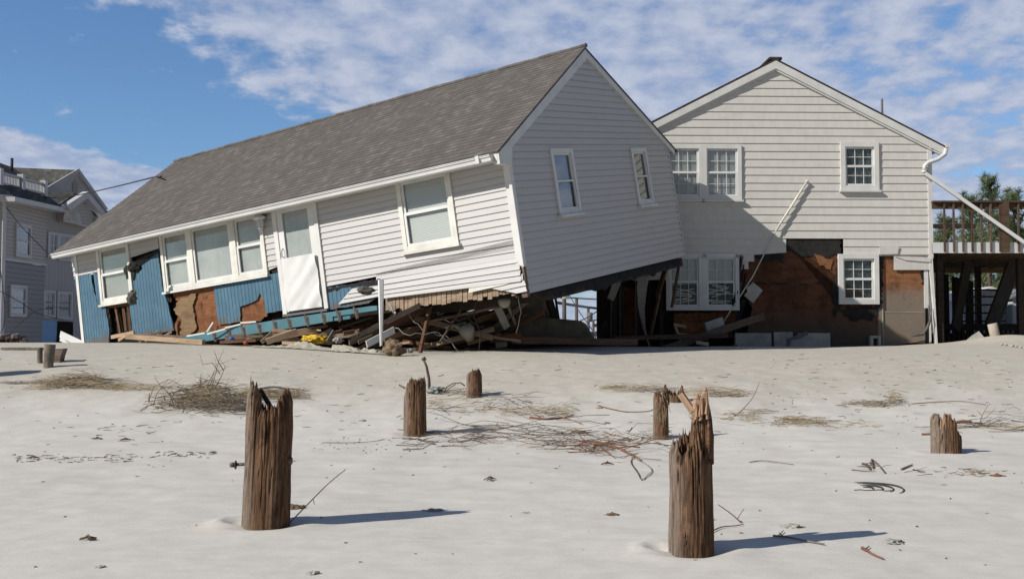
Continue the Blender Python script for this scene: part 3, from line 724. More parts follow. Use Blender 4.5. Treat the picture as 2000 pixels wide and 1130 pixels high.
laps(m, B, [[(le_a, eavec), (apex[0], apex[1]-.04), (re[0], eavec)], [(le_a, row0), (re[0]-.02, row0), (re[0]-.02, eavec), (le_a, eavec)],
            [(le_a, bi(0, 495)[1]), (bi(1465, 0)[0], bi(0, 495)[1]), (bi(1530, 0)[0], bi(0, 490)[1]), (bi(1530, 0)[0], row0), (le_a, row0)],
            [(bi(1641, 0)[0], bi(0, 496)[1]), (re[0]-.02, bi(0, 496)[1]), (re[0]-.02, row0), (bi(1641, 0)[0], row0)],
            [(bi(1443, 0)[0], bi(0, 508)[1]), (bi(1468, 0)[0], bi(0, 508)[1]), (bi(1468, 0)[0], bi(0, 494)[1]), (bi(1443, 0)[0], bi(0, 494)[1])],
            [(bi(1443, 0)[0], bi(0, 523)[1]), (bi(1457, 0)[0], bi(0, 523)[1]), (bi(1457, 0)[0], bi(0, 507)[1]), (bi(1443, 0)[0], bi(0, 507)[1])]],
     BE, w0=row0, lip=.022, top=.004, back=.0, holes=bholes)
part('front_siding', m, SHAKE, bh)
# hanging loose shakes right of the lower window
m = MB()
for (pts, lf) in (([(1745,500),(1814,502),(1817,527),(1745,527)], .03), ([(1716,482),(1754,481),(1752,496),(1717,497)], .05), ([(1745,500),(1816,505),(1816,512),(1766,508)], .055)):
    pp = [bi(*p) for p in pts]; m.prism(B, pp, -lf, -lf + .012)
part('loose_siding', m, SHAKE, bh)
# sheathing layers below
m = MB(); m.prism(B, [bi(*p) for p in [(1443,480),(1530,463),(1641,463),(1641,600),(1636,600),(1716,596),(1716,678),(1530,680),(1455,672),(1470,600),(1443,560)]], .03, .06); part('sheathing', m, FIBRE, bh)
m = MB(); m.prism(B, [bi(*p) for p in [(1716,490),(1808,500),(1808,672),(1790,668),(1716,678)]], .025, .06); part('sheathing', m, FIBRE2, bh, 'orange sheathing caked with grey mud beside the right corner')
for pts, b_ in (([(1530,464),(1641,464),(1641,500),(1625,498),(1600,506),(1578,498),(1560,500),(1545,490),(1528,492)], .015), ([(1470,494),(1528,492),(1532,514),(1515,508),(1490,512),(1482,506)], .018),
                ([(1636,500),(1630,540),(1625,560),(1628,620),(1642,600),(1640,500)], .01), ([(1717,500),(1726,498),(1724,560),(1720,600),(1714,600)], .012), ([(1745,502),(1768,505),(1775,512),(1760,516)], .01),
                ([(1795,500),(1808,500),(1808,560),(1800,545)], .015), ([(1640,600),(1716,598),(1715,618),(1700,626),(1684,622),(1668,628),(1650,618)], .018)):
    m = MB(); m.prism(B, [bi(*p) for p in ragged(pts, 3.5, 3.2)], b_ - .006, b_); part('tar_paper', m, TAR, bh)
m = MB(); m.prism(B, [bi(*p) for p in ragged([(1590,495),(1605,500),(1628,508),(1622,527),(1600,515)], 3, 2)], .008, .016); part('sheathing', m, FIBRE2, bh)
random.seed(5)
for i in range(9):      # charred black streak hanging by the twin window
    x0 = 1446 + random.uniform(-8, 10); y0 = 500 + i*17; a, c = bi(x0, y0); a2, c2 = bi(x0 - 6 + random.uniform(-5, 3), y0 + 34)
    m = MB(); m.beam(B(a, -.05 - .02*i % .06, c), B(a2, -.05, c2), random.uniform(.05, .12), .02); part('torn_flashing', m, TAR if i % 3 else RAGFELT, bh)
for (x0, x1, yy) in ((1462, 1500, 553), (1504, 1540, 554), (1560, 1580, 556), (1592, 1626, 553)): 
    m = MB(); a0, c0 = bi(x0, yy); a1, c1 = bi(x1, yy); m.prism(B, [(a0, c0), (a0+.1, c0+.03), (a1-.05, c0+.02), (a1, c0-.01), (a0+.2, c0-.025)], .02, .027); part('dark_seam', m, TAR, bh)  # added dark strips stand in for open gaps at the sheathing seams

m = MB(); a0, c0 = bi(1727, 609); a1, c1 = bi(1806, 610); m.box(B, a0, a1, .018, .024, c0-.006, c0+.006); m.box(B, bi(1716, 0)[0]-.012, bi(1716, 0)[0]+.006, .0, .06, bi(0, 676)[1], bi(0, 596)[1]); part('sheathing_seam', m, CONC, bh)
# upper structure volume, side walls
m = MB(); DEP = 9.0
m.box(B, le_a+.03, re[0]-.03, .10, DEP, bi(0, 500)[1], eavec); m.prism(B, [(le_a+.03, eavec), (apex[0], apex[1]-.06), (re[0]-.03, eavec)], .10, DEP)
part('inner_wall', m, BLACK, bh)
m = MB(); m.box(B, re[0]-.05, re[0]-.01, .06, DEP, -.1, eavec); part('side_wall', m, SHAKE, bh)
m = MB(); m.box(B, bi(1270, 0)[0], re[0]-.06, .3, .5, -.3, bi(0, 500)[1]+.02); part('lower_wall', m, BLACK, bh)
m = MB(); m.box(B, bi(1190, 0)[0], bi(1380, 0)[0], 3.0, 3.15, -.3, bi(0, 500)[1]+.02); part('lower_wall', m, OLDWOOD, bh)
for nm_, pp_, v_ in (('interior_panel', [(1212,560),(1262,566),(1300,575),(1304,650),(1216,655)], 1.1), ('interior_panel', [(1316,612),(1440,608),(1436,660),(1380,652),(1318,658)], .26)):
    m = MB(); m.prism(B, [B.inv(x, y, v_) for x, y in ragged(pp_, 5, 2.5)], v_, v_ + .02); part(nm_, m, PLY, bh)
for x0, wd in ((1198, .13), (1213, .08), (1243, .06), (1290, .09)):
    m = MB(); a, c = bi(x0, 0); m.box(B, a-wd/2, a+wd/2, .1, .2, -.1, bi(0, 520)[1]); part('stud', m, DARKWOOD, bh)
# corner board (bent outwards below)
m = MB(); m.box(B, re[0]-.07, re[0]+.03, -.035, .04, bi(0, 500)[1], eavec-.05)
pp = [bi(1812, 500), bi(1820, 500), bi(1830, 668), bi(1831, 676), bi(1826, 677), bi(1822, 600)]; m.prism(B, pp, -.04, .06); part('corner_board', m, TRIM, bh)
m = MB(); a, c = bi(1808, 528); m.box(B, a-.04, a+.06, -.0, .05, bi(0, 600)[1], c); part('corner_board', m, TRIM, bh)
# roof
m = MB(); sl = (apex[1] - eavec) / (re[0] - apex[0]); rt = apex[1] + .075
rl = (apex[0] - le_a + .34); rr = (re[0] - apex[0] + .33)
for sg, ln in ((-1, rl), (1, rr)):
    m.prism(B, [(apex[0], rt), (apex[0] + sg*ln, rt - sl*ln), (apex[0] + sg*ln, rt - sl*ln + .045), (apex[0], rt + .045)], -.10, DEP)
part('roof', m, BROOF, bh)
m = MB(); m.box(B, apex[0]-.16, apex[0]+.16, -.11, DEP, rt+.01, rt+.085); part('ridge_cap', m, BROOF, bh, bevel=.03)
m = MB()
for sg, ln, st in ((-1, rl-.52, 0), (1, rr, 0)):
    q = lambda t, d: (apex[0] + sg*t, rt - sl*t - d)
    m.prism(B, [q(0, .002), q(ln, .002), q(ln, .17), q(0, .19)], -.095, -.07); m.prism(B, [q(0, .18), q(ln, .17), q(ln, .215), q(0, .235)], -.066, -.0)
    m.prism(B, [q(0, .10), q(ln, .10), q(ln, .12), q(0, .12)], -.07, .0)
aR, cR = re[0], eavec; m.prism(B, [(aR-.12, cR+.12), (aR+.33, cR-.03), (aR+.33, cR-.13), (aR-.03, cR-.10)], -.098, -.07)
part('rake_board', m, TRIM, bh)
m = MB(); m.box(B, aR+.0, aR+.31, -.06, DEP, cR-.14, cR-.10); part('soffit', m, GTRIM, bh)
gt = MB(); gt.box(B, aR+.33, aR+.43, -.12, DEP, cR-.09, cR-.0); part('gutter', gt, GUTTER, bh)
m = MB(); tp = [bi(1848, 290, -.1), bi(1846, 301, -.1), bi(1832, 311, -.1), bi(1812, 318, -.1), bi(1806, 324, -.1), bi(1805, 333, -.1)]
m.tube([B(a, -.1, c) for a, c in tp], .05, 8); m.tube([B(tp[-1][0], -.1, tp[-1][1]), B(tp[-1][0], -.1, tp[-1][1]-.05)], .065, 8); part('downspout_elbow', m, GUTTER, bh)
m = MB(); a0, c0 = bi(1806, 338, -.12); a1, c1 = bi(2030, 494, -.4); m.beam(B(a0, -.12, c0), B(a1, -.4, c1), .085, .07); solo('hanging_downspout', m, GUTTER, 'white downspout swung loose slantwise from the right eave elbow', 'downspout', bevel=.01)
a0, c0 = bi(1723, 226, 1.5); m = MB(); m.tube([B(a0, 1.5, c0-.3), B(a0, 1.5, c0+.42)], .03, 8); part('vent_pipe', m, LEAD, bh)
# windows
window(B, *w_up, bh, trim=.11, out=.06, grid=(3, 2), blind=DIMROOM, label='upper single window of the sunlit wall')
mid = (w_tw[0] + w_tw[1]) / 2
window(B, w_tw[0], mid-.001, w_tw[2], w_tw[3], bh, trim=.09, out=.06, grid=(3, 2), blind=BLIND)
window(B, mid+.001, w_tw[1], w_tw[2], w_tw[3], bh, trim=.09, out=.06, grid=(3, 2), blind=BLIND)
window(B, *w_lo, bh, trim=.11, out=.07, grid=(3, 2), blind=DIMROOM, sill=False, label='lower single window left standing in the torn wall')
m2 = (w_lt[0] + w_lt[1]) / 2
for (x0, x1) in ((w_lt[0], m2-.001), (m2+.001, w_lt[1])):
    o = window(B, x0, x1, w_lt[2], w_lt[3], bh, trim=.09, out=.05, grid=(3, 2), blind=None, sill=False, b=-.03, label='ground floor window with its blind slats fallen askew')
    m = MB(); j0, j1 = w_lt[2]+.1, w_lt[3]-.1; i0, i1 = x0+.12, x1-.12
    m.box(B, i0, i1, .01, .016, (j0+j1)/2, j1); 
    part('blind', m, BLIND, o)
    m = MB(); random.seed(int(x0*100))
    for t in range(9):
        y = j0 + .05 + t*.06; m.beam(B(i0 + random.uniform(0, .12), .03, y + random.uniform(-.05, .05)), B(i1 - random.uniform(0, .15), .03, y + random.uniform(-.12, .12)), .022, .003)
    part('fallen_slats', m, VINYL, o)
a0, c0 = bi(1310, 496); a1, c1 = bi(1443, 506); m = MB(); m.box(B, a0-.2, a1+.0, -.08, .0, bi(0, 501)[1], bi(0, 494)[1]); part('window_head', m, TRIM, bh)
# foundation blocks
for (x0, y0, x1, y1, bb, mt) in ((1436,650,1507,672,-.12,WPAINT), (1512,648,1549,667,-.1,WPAINT), (1560,650,1622,670,-.1,WPAINT)):
    r_ = rect(x0, y0, x1, y1, bb); m = MB(); m.box(B, r_[0], r_[1], bb, .02, r_[2]-.15, r_[3]); part('foundation_block', m, mt, bh, bevel=.012)
m = MB(); r_ = rect(1697, 655, 1718, 672); m.box(B, r_[0], r_[0]+.07, -.1, .02, r_[2]-.1, r_[3]); m.box(B, r_[0]+.07, r_[1], -.1, .02, r_[3]-.06, r_[3]); m.box(B, r_[1]-.06, r_[1], -.1, .02, r_[2]-.1, r_[3]-.06); part('meter_bracket', m, WPAINT, bh)
m = MB(); a, c = bi(1790, 655); m.tube([B(bi(1812,595)[0], -.06, bi(0,595)[1]), B(bi(1814,625)[0], -.08, bi(0,625)[1]), B(bi(1808,640)[0], -.08, bi(0,640)[1]), B(bi(1800,652)[0], -.1, bi(0,652)[1]), B(bi(1776,655)[0], -.1, bi(0,655)[1])], [.02,.03,.035,.04,.03], 6); part('torn_flashing', m, RAGFELT, bh)
# objects on the wall
m = MB(); p0 = B(*[bi(1575, 356, -.07)[0], -.07, bi(1575, 356, -.07)[1]]); p1 = B(bi(1517, 448, -.09)[0], -.09, bi(1517, 448, -.09)[1]); p2 = B(bi(1470, 540, -.18)[0], -.18, bi(1470, 540, -.18)[1]); p3 = B(bi(1408, 636, -.5)[0], -.5, bi(1408, 636, -.5)[1])
m.tube([p0, p1], .025, 8); m.tube([p1, p2, p3], .014, 6); m.tube([p0 + (p0-p1)*.04, p0], .036, 8); solo('fallen_conduit', m, CREAM, 'thin cream pipe leaning slantwise on the shingled wall', 'pipe')
a, c = bi(1470, 570); m = MB(); m.prism(B, [bi(*p) for p in [(1470,551),(1489,567),(1470,592),(1452,577),(1459,569),(1457,562)]], -.05, -.03); solo('wall_panel', m, WPAINT, 'small pale square panel hanging tilted on the rusty sheathing', 'panel')

# ================================================================== DECK on the right
dk = thing('wooden_deck', 'raised brown wooden deck with baluster railing beside the shingled house', 'deck', P(1960, 676, 28))
DY0, DY1 = 25.6, 31.6
dz0 = P(1900, 494, DY0).z; dz1 = P(1900, 473, DY0).z; rt0 = P(1900, 403, DY0).z; rt1 = P(1900, 394, DY0).z
DX0 = P(1822, 480, DY0).x; DX1 = DX0 + 5.2
m = MB(); m.box(WORLD, DX0, DX1, DY0, DY0+.04, dz0, dz1); part('fascia', m, GUTTER, dk)
m = MB()
for i in range(44): m.box(WORLD, DX0, DX1, DY0+.05+i*.138, DY0+.05+i*.138+.132, dz1-.03, dz1)
part('decking', m, TANWOOD, dk)
m = MB()
for i in range(14): x = DX0 + .02 + i*.39; m.box(WORLD, x, x+.045, DY0+.05, DY1, dz0+.01, dz1-.04)
m.box(WORLD, DX0, DX1, DY0+.02, DY0+.06, dz0-.0, dz1-.03); m.box(WORLD, DX0, DX1, DY1, DY1+.05, dz0-.12, dz1); part('joists', m, TANWOOD, dk)
m = MB(); m.box(WORLD, DX0, DX1, DY0-.07, DY0+.07, rt1-.02, rt1+.02); m.box(WORLD, DX0, DX1, DY0-.0, DY0+.035, rt0-.06, rt1-.022); part('top_rail', m, DECKWOOD, dk)
i = 0
for i in range(16):
    x = P(1836.5, 0, DY0).x + i*.2165
    if x > DX1: break
    if i == 7: continue
    m = MB(); m.box(WORLD, x-.02, x+.02, DY0-.045, DY0-.004, dz0+.03, rt1-.023); part('baluster', m, DECKWOOD, dk)
x = P(1955, 0, DY0).x; m = MB(); m.box(WORLD, x-.07, x+.07, DY0-.07, DY0-.003, dz0+.02, rt1-.021); m.box(WORLD, x-.11, x-.075, DY0-.05, DY0-.003, dz0+.02, rt1-.021); part('railing_post', m, DECKWOOD, dk)
brz = P(1860, 437, DY1).z
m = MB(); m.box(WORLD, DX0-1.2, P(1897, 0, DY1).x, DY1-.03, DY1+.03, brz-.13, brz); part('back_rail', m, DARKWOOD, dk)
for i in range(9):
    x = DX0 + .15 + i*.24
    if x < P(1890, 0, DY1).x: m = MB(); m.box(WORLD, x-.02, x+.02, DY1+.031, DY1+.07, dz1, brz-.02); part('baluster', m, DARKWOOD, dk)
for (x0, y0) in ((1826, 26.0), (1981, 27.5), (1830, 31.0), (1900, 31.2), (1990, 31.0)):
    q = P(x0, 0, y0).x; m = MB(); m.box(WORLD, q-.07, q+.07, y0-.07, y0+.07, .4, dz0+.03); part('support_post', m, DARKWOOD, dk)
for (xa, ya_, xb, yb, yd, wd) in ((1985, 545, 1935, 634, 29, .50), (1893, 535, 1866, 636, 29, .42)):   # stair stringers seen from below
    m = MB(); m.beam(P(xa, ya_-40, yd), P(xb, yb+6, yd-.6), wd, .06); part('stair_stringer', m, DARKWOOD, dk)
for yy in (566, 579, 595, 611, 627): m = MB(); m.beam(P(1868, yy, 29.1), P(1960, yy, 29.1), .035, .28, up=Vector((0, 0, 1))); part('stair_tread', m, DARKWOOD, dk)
lf = MB()
for i in range(13):
    x = P(1824, 0, 30.5).x + i*.075
    if i % 5 != 4: lf.box(WORLD, x, x+.066, 30.5, 30.53, .7, 3.0 - .02*i)
part('lattice_screen', lf, DARKWOOD, dk)
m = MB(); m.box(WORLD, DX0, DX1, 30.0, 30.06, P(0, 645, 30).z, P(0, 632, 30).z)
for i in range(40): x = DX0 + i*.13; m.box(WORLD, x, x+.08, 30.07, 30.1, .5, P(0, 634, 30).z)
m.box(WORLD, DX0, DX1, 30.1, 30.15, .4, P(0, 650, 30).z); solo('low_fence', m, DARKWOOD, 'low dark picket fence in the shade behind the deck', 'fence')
# leaning concrete pile, broken slab, rubble bits
m = MB(); m.tube([P(1938, 632, 25.0), P(1941, 645, 25.0), P(1952, 690, 25.0)], .108, 20); solo('concrete_pile', m, CONCT, 'round tan concrete pile leaning out of the sand under the deck', 'pile', bevel=.01)
m = MB(); q = [P(1885, 668, 25.3), P(1912, 646, 25.5), P(1930, 668, 25.2), P(1908, 680, 25.1)]
m.face(q); m.face([p + Vector((.05, .5, -.1)) for p in q[::-1]])
for i in range(4): m.face([q[i], q[i-1], q[i-1] + Vector((.05, .5, -.1)), q[i] + Vector((.05, .5, -.1))])
solo('broken_slab', m, CONC, 'tilted broken concrete slab poking out of the sand beside the leaning pile', 'slab')
m = MB(); m.box(WORLD, P(1991, 0, 25).x, P(2010, 0, 25).x, 24.9, 25.1, P(0, 678, 25).z, P(0, 666, 25).z); solo('debris_block', m, SKYBLUE, 'pale blue lump of foam at the right edge below the deck', 'foam', bevel=.02)
random.seed(3)
for i in range(7):
    q = G(1958 + i*7 + random.uniform(-2, 2), 674 + i*1.2); q.z += .01; r_ = random.uniform(.02, .045); m = MB(); m.tube([q + Vector((-r_, 0, 0)), q + Vector((0, 0, .02)), q + Vector((r_, 0, 0))], [r_*.5, r_*.8, r_*.4], 6)
    solo('rubble_stone', m, WPAINT, 'small white rubble piece on the sand right of the leaning concrete pile', 'stone', group='white rubble pieces by the leaning pile')
# sheds behind
sh = thing('garden_shed', 'small white shed with curved pale roof behind the stair under the deck', 'shed', P(1930, 650, 33))
def shed(parent, x0, x1, xr, yb, yt, ya_, yd, door=None):
    m = MB(); a0 = P(x0, 0, yd).x; a1 = P(x1, 0, yd).x; zb = 0; zt = P(0, yt, yd).z; m.box(WORLD, a0, a1, yd, yd+2.6, zb, zt); ax_ = P(xr, 0, yd).x; za = P(0, ya_, yd).z
    m.prism(WORLD, [(a0, zt), (a1, zt), (ax_, za)], yd, yd+2.6); part('wall', m, SHEDW, parent)
    m = MB(); m.prism(WORLD, [(a0-.1, zt-.03), (ax_, za), (a1+.1, zt-.03), (a1+.1, zt+.03), (ax_, za+.07), (a0-.1, zt+.03)], yd-.1, yd+2.7); part('roof', m, LGREY if door else TRIM, parent)
    if door:
        m = MB(); m.box(WORLD, P(door[0], 0, yd).x, P(door[1], 0, yd).x, yd-.03, yd+.01, zb, zt-.15); part('door', m, REDWOOD, parent)
def shedw(kk):
    a, b_, _ = kk.sep(kk.uvc); f_ = kk.math('FRACT', kk.math('DIVIDE', a, .2)); g = kk.step(kk.math('MINIMUM', f_, kk.math('SUBTRACT', 1.0, f_)), .0, .06)
    setc(kk, kk.mix(g, (.25, .26, .28), (.48, .50, .53)), .6); bump(kk, g, .4, .01)
SHEDW = mat('white_board_siding', shedw)
shed(sh, 1872, 1972, 1925, 650, 585, 564, 33)
s2 = thing('boat_shed', 'second white shed with brown door at the right edge under the deck', 'shed', P(1995, 650, 32.6)); shed(s2, 1966, 2040, 2004, 650, 582, 566, 32.6, (1983, 1995))

# ------------------------------------------------------------------ pines
def needles(mb, c, n, ln, rnd, up=.3):
    for _ in range(n):
        d = Vector((rnd.gauss(0, 1), rnd.gauss(0, 1), rnd.gauss(up, .8))).normalized(); s_ = d.cross(Vector((rnd.random(), rnd.random(), rnd.random()))).normalized() * .008
        p = c + d * rnd.uniform(0, .03); e = p + d * ln * rnd.uniform(.7, 1.1)
        mb.face([p - s_, p + s_, e + s_*.3, e - s_*.3])
def leaf_fn(kk):
    r_ = kk.noise(kk.obj, 1.3, 3); c = kk.mix(kk.step(r_, .35, .65), (.04, .065, .022), (.11, .145, .05)); setc(kk, c, .6, .3)
NEEDLE = mat('pine_needles', leaf_fn); BARK = m_plain('pine_bark', (.11, .085, .065), .9, .3, 8, .1, .6)
def pine(px, ptop, yd, label, seed, width=1.3, low=.0):
    width *= .8
    rnd = random.Random(seed); top = P(px, ptop, yd); b_ = Vector((top.x + rnd.uniform(-.2, .2), yd, .2))
    t = thing('pine_tree', label, 'tree', b_, group='pine trees behind the deck'); hgt = top.z - b_.z
    tr = MB(); cr = MB(); spine = lambda s_: b_.lerp(top, s_) + Vector((.12*math.sin(s_*5+seed), 0, 0))*(1-s_)
    tr.tube([spine(i/10) for i in range(11)], [.11*(1-i/11)+.012 for i in range(11)], 7)
    nb = 44
    for i in range(nb):
        s_ = .22 + .78*i/nb; p = spine(s_); an = i*2.4 + rnd.uniform(-.5, .5); ln = width*(1.08-s_)**.6*rnd.uniform(.6, 1.1)*.95 + .12
        d = Vector((math.cos(an), math.sin(an), .25+.7*s_)).normalized(); pts = [p, p + d*ln*.5, p + d*ln + Vector((0, 0, .18*ln))]
        tr.tube(pts, [.022, .013, .006], 5)
        for q in range(7):
            f_ = .38 + .62*q/6; c = pts[0].lerp(pts[1], f_*2) if f_ < .5 else pts[1].lerp(pts[2], f_*2-1)
            c += Vector((rnd.gauss(0, .05), rnd.gauss(0, .05), rnd.gauss(0, .03))); needles(cr, c, 16, .22, rnd, .9)
    for q in range(6): needles(cr, spine(1 - q*.018), 20, .17, rnd, 1.0)
    part('trunk', tr, BARK, t); part('crown', cr, NEEDLE, t)
pine(1934, 352, 35, 'tallest pine whose tip rises above the deck railing', 1, 1.2); pine(1978, 380, 36, 'pine with its tip just over the railing at the right edge', 2, 1.1)
pine(1893, 390, 37, 'shorter pine filling the gap between the middle balusters', 3, 1.2); pine(1848, 434, 38, 'low pine at the left end of the deck beside the house corner', 4, 1.3)
pine(1958, 440, 40, 'pine farther back between the two tall ones', 5, 1.4); pine(1915, 470, 42, 'low dark pine behind the sheds', 6, 1.6); pine(1995, 455, 41, 'bushy pine at the right edge behind the railing', 7, 1.4)
pine(1830, 470, 43, 'dark pine seen under the deck beside the house corner', 8, 1.9)

# ================================================================== GREY HOUSE on the left
gh = thing('grey_house', 'two-tone grey beach house with dark roofs and white roof railing at the left edge', 'house', P(60, 668, 47))
def wallframe(px0, y0, px1, y1):
    p0 = P(px0, 650, y0); p1 = P(px1, 650, y1); d = (p1 - p0); d.z = 0; Lg = d.length; d.normalize(); return Frame(d, (-d.y, d.x, 0), (0, 0, 1), (p0.x, p0.y, 0)), Lg
C1, L1 = wallframe(8, 44, 93, 48); C0, L0 = wallframe(-60, 43.2, 8, 44); C2, L2 = wallframe(93, 48, 112, 48.6); C3, L3 = wallframe(112, 48.6, 172, 50.5)
def quad(F, pts, b=0): return [F.inv(x, y, b) for x, y in pts]
m = MB(); laps(m, C1, [quad(C1, [(8,385),(93,408),(88,516),(6,505)])], .15, lip=.02, back=.05); m.prism(C1, quad(C1, [(8,385),(93,408),(88,516),(6,505)]), .05, 3)
part('upper_siding', m, GREY_SIDING, gh)
m = MB(); laps(m, C1, [quad(C1, [(6,509),(88,520),(80,690),(0,690)])], .2, lip=.02, back=.05); m.prism(C1, quad(C1, [(6,508),(88,519),(80,690),(0,690)]), .05, 3); part('lower_siding', m, DGREY_SIDING, gh)
m = MB(); m.prism(C1, quad(C1, [(6,503),(89,515),(89,519),(6,508)]), -.05, .0)
m.prism(C1, quad(C1, [(5,385),(11,387),(5,690),(-2,690)]), -.04, .0); part('band_trim', m, GTRIM, gh)
m = MB(); laps(m, C0, [quad(C0, [(-60,385),(5,385),(1,690),(-60,690)])], .15, lip=.02, back=.1); part('left_wall', m, DGREY_SIDING, gh)
m = MB(); m.prism(C2, quad(C2, [(93,408),(112,410),(109,690),(78,690)]), .0, .2); m.prism(C3, quad(C3, [(112,430),(176,446),(176,690),(105,690)]), .0, .2); part('bay_wall', m, None or mat('vertical_board_siding', lambda kk: (lambda a: (setc(kk, kk.mix(kk.step(kk.math('FRACT', kk.math('DIVIDE', a[0], .2)), .0, .12), (.16, .155, .16), (.33, .315, .32)), .6)))(kk.sep(kk.uvc))), gh)
def pwin(F, x0, y0, x1, y1, bl, nm=None, grid=None):
    a0, c1 = F.inv(x0, y0); a1, c0 = F.inv(x1, y1); window(F, a0, a1, c0, c1, gh, b=-.03, trim=.1, out=.05, tm=GTRIM, sm=GTRIM, blind=bl, sill=False, label=nm, grid=grid)
pwin(C1, 29, 434, 58, 505, BLIND, 'upper window of the grey side wall'); pwin(C1, 18, 555, 49, 619, BLIND, 'lower window of the dark grey side wall')
pwin(C2, 92, 452, 112, 505, DIMROOM, None, (2, 2)); pwin(C3, 113, 455, 150, 512, DIMROOM, None, (2, 2)); pwin(C2, 83, 566, 106, 621, DIMROOM, None, (2, 2))
a0, c1 = C3.inv(110, 568); a1, c0 = C3.inv(139, 624); window(C3, a0, a1, c0, c1, gh, b=-.03, trim=.1, out=.05, tm=GTRIM, sm=GTRIM, blind=m_plain('pinkish_curtain', (.33, .24, .23), .8, .4, 3), kind='fixed', sill=False, label='broken bay window with pinkish curtain')
m = MB(); m.prism(C2, quad(C2, [(80,625),(106,627),(106,672),(76,672)]), -.05, .0); m.prism(C3, quad(C3, [(104,627),(110,628),(108,665),(103,665)]), -.05, 0); part('foam_panel', m, SKYBLUE, gh)
m = MB(); m.prism(C3, quad(C3, [(110,627),(142,628),(142,690),(106,690)]), -.02, .0); part('painted_opening', m, BLACK, gh)  # solid near-black panel paints the shade of an opening
# eave fascia, roofs
m = MB(); m.prism(C1, quad(C1, [(0,384),(112,408),(114,417),(0,393)]), -.6, .1); m.prism(C0, quad(C0, [(-60,378),(18,384),(18,394),(-60,389)]), -.55, .1); part('eave_fascia', m, GTRIM, gh)
def slab(pts, th=(0, .25, -.12)):
    q = [P(*p) for p in pts]; mm = MB(); t = Vector(th); n = len(q)
    L0 = 1.0
    uv = [(p[0]/46., -p[1]/46.) for p in pts]
    mm.face(q, uv); mm.face([p + t for p in q[::-1]], uv[::-1])
    for i in range(n): mm.face([q[i], q[i-1], q[i-1] + t, q[i] + t], [uv[i]]*4)
    return mm
for pts in ([(-60,340,46),(0,345,46),(95,386,49),(112,400,48.5),(60,392,46),(18,384,43.8),(-60,376,42.6)], [(-60,290,50),(0,318,50),(28,328,50.5),(66,363,50),(95,385,49),(0,346,46),(-60,345,46)],
            [(24,327,52),(150,332,52),(88,370,51),(60,362,50.5)], [(94,376,50.2),(148,376,51.5),(112,402,48.6),(104,404,48.5),(96,386,49.5)], [(168,400,53),(212,412,54),(205,425,53),(185,420,52)], [(60,362,50.4),(88,370,50.9),(88,384,50.5),(108,402,49.8),(96,388,49.6)]):
    part('roof', slab(pts), DROOF, gh)
C4, _ = wallframe(87, 51.0, 204, 53.0)
m = MB(); m.prism(C4, quad(C4, [(88,370),(150,332),(205,411),(176,446),(88,400)]), .0, .3); part('gable_wall', m, GTRIM, gh)
m = MB(); m.prism(C4, quad(C4, [(86,368),(150,330),(207,409),(203,411),(150,338),(90,372)]), -.25, -.05); part('rake_board', m, GTRIM, gh)
m = MB(); m.prism(C4, quad(C4, [(142,360),(144,355),(148,353),(151,358),(151,376),(142,374)]), -.05, -.01); part('gable_vent', m, GREY_SIDING, gh)
m = MB(); m.prism(C3, quad(C3, [(112,412),(147,386),(168,420),(168,446),(111,432)]), -.4, .1); part('dormer_wall', m, GREY_SIDING, gh)
m = MB(); m.prism(C3, quad(C3, [(105,402),(147,375),(186,422),(180,425),(147,388),(112,412)]), -.7, -.38); m.prism(C3, quad(C3, [(170,424),(196,430),(194,436),(171,436)]), -.6, .1); m.prism(C3, quad(C3, [(110,430),(168,444),(168,447),(110,433)]), -.46, -.4); part('rake_board', m, GTRIM, gh)
arc = [(141 + 18*math.cos(math.pi*i/12) , 433 - 0 + (141 + 18*math.cos(math.pi*i/12) - 123)*.18 - 32*math.sin(math.pi*i/12)) for i in range(13)]
m = MB(); m.prism(C3, quad(C3, arc, -.42), -.44, -.41); part('arched_window', m, WPAINT, gh)
# roof railing
m = MB(); r0, r1 = P(-2, 356, 45.2), P(85, 378, 48.6); hgt = .42; up = Vector((0, 0, 1))
m.beam(r0, r1, .09, .06); m.beam(r0 + up*hgt, r1 + up*hgt, .09, .08); 
for t in range(31):
    q = r0.lerp(r1, t/30); m.beam(q, q + up*hgt, .05, .03, up=Vector((0, 1, 0)))
for t in (0, .48, 1):
    q = r0.lerp(r1, t); m.box(WORLD, q.x-.13, q.x+.13, q.y-.13, q.y+.13, q.z-.12, q.z+.58)
part('roof_railing', m, GTRIM, gh)
m = MB(); q = P(23, 328, 50); m.tube([q - up*.3, q + up*.45], .07, 8); part('vent_pipe', m, CABLE, gh)
# cables
def cable(pts, label, r_=.014):
    P3 = [P(*p) for p in pts]; m = MB(); out = []
    for i in range(len(P3)-1):
        a = P3[max(i-1, 0)]; b = P3[i]; c = P3[i+1]; d = P3[min(i+2, len(P3)-1)]
        for t in range(6):
            s_ = t/6; out.append(.5*((2*b) + (c-a)*s_ + (2*a-5*b+4*c-d)*s_*s_ + (3*b-a-3*c+d)*s_**3))
    out.append(P3[-1]); m.tube(out, r_, 5); solo('cable', m, CABLE, label, 'cable')
cable([(315,345,27.5),(300,346,29),(260,356,33),(210,368,39),(150,381,46),(105,386,48),(85,384,48.4)], 'black service cable strung from the cottage roof to the grey house', .022)
cable([(12,404,43.5),(40,440,43.5),(88,489,45),(100,497,46)], 'thin cable sagging across the upper grey wall', .016)
cable([(0,520,43),(5,560,43),(9,600,43),(6,640,43),(-4,652,43)], 'cable looping down at the left edge of the dark grey wall', .016)
cable([(0,568,43),(40,590,43.5),(70,610,44.5),(95,618,46),(125,624,47)], 'thin cable falling rightwards across the lower grey wall', .014)
cable([(14,655,43),(40,630,43),(68,608,44),(92,602,46),(118,599,48)], 'cable rising from the wreckage to the grey bay window', .014)
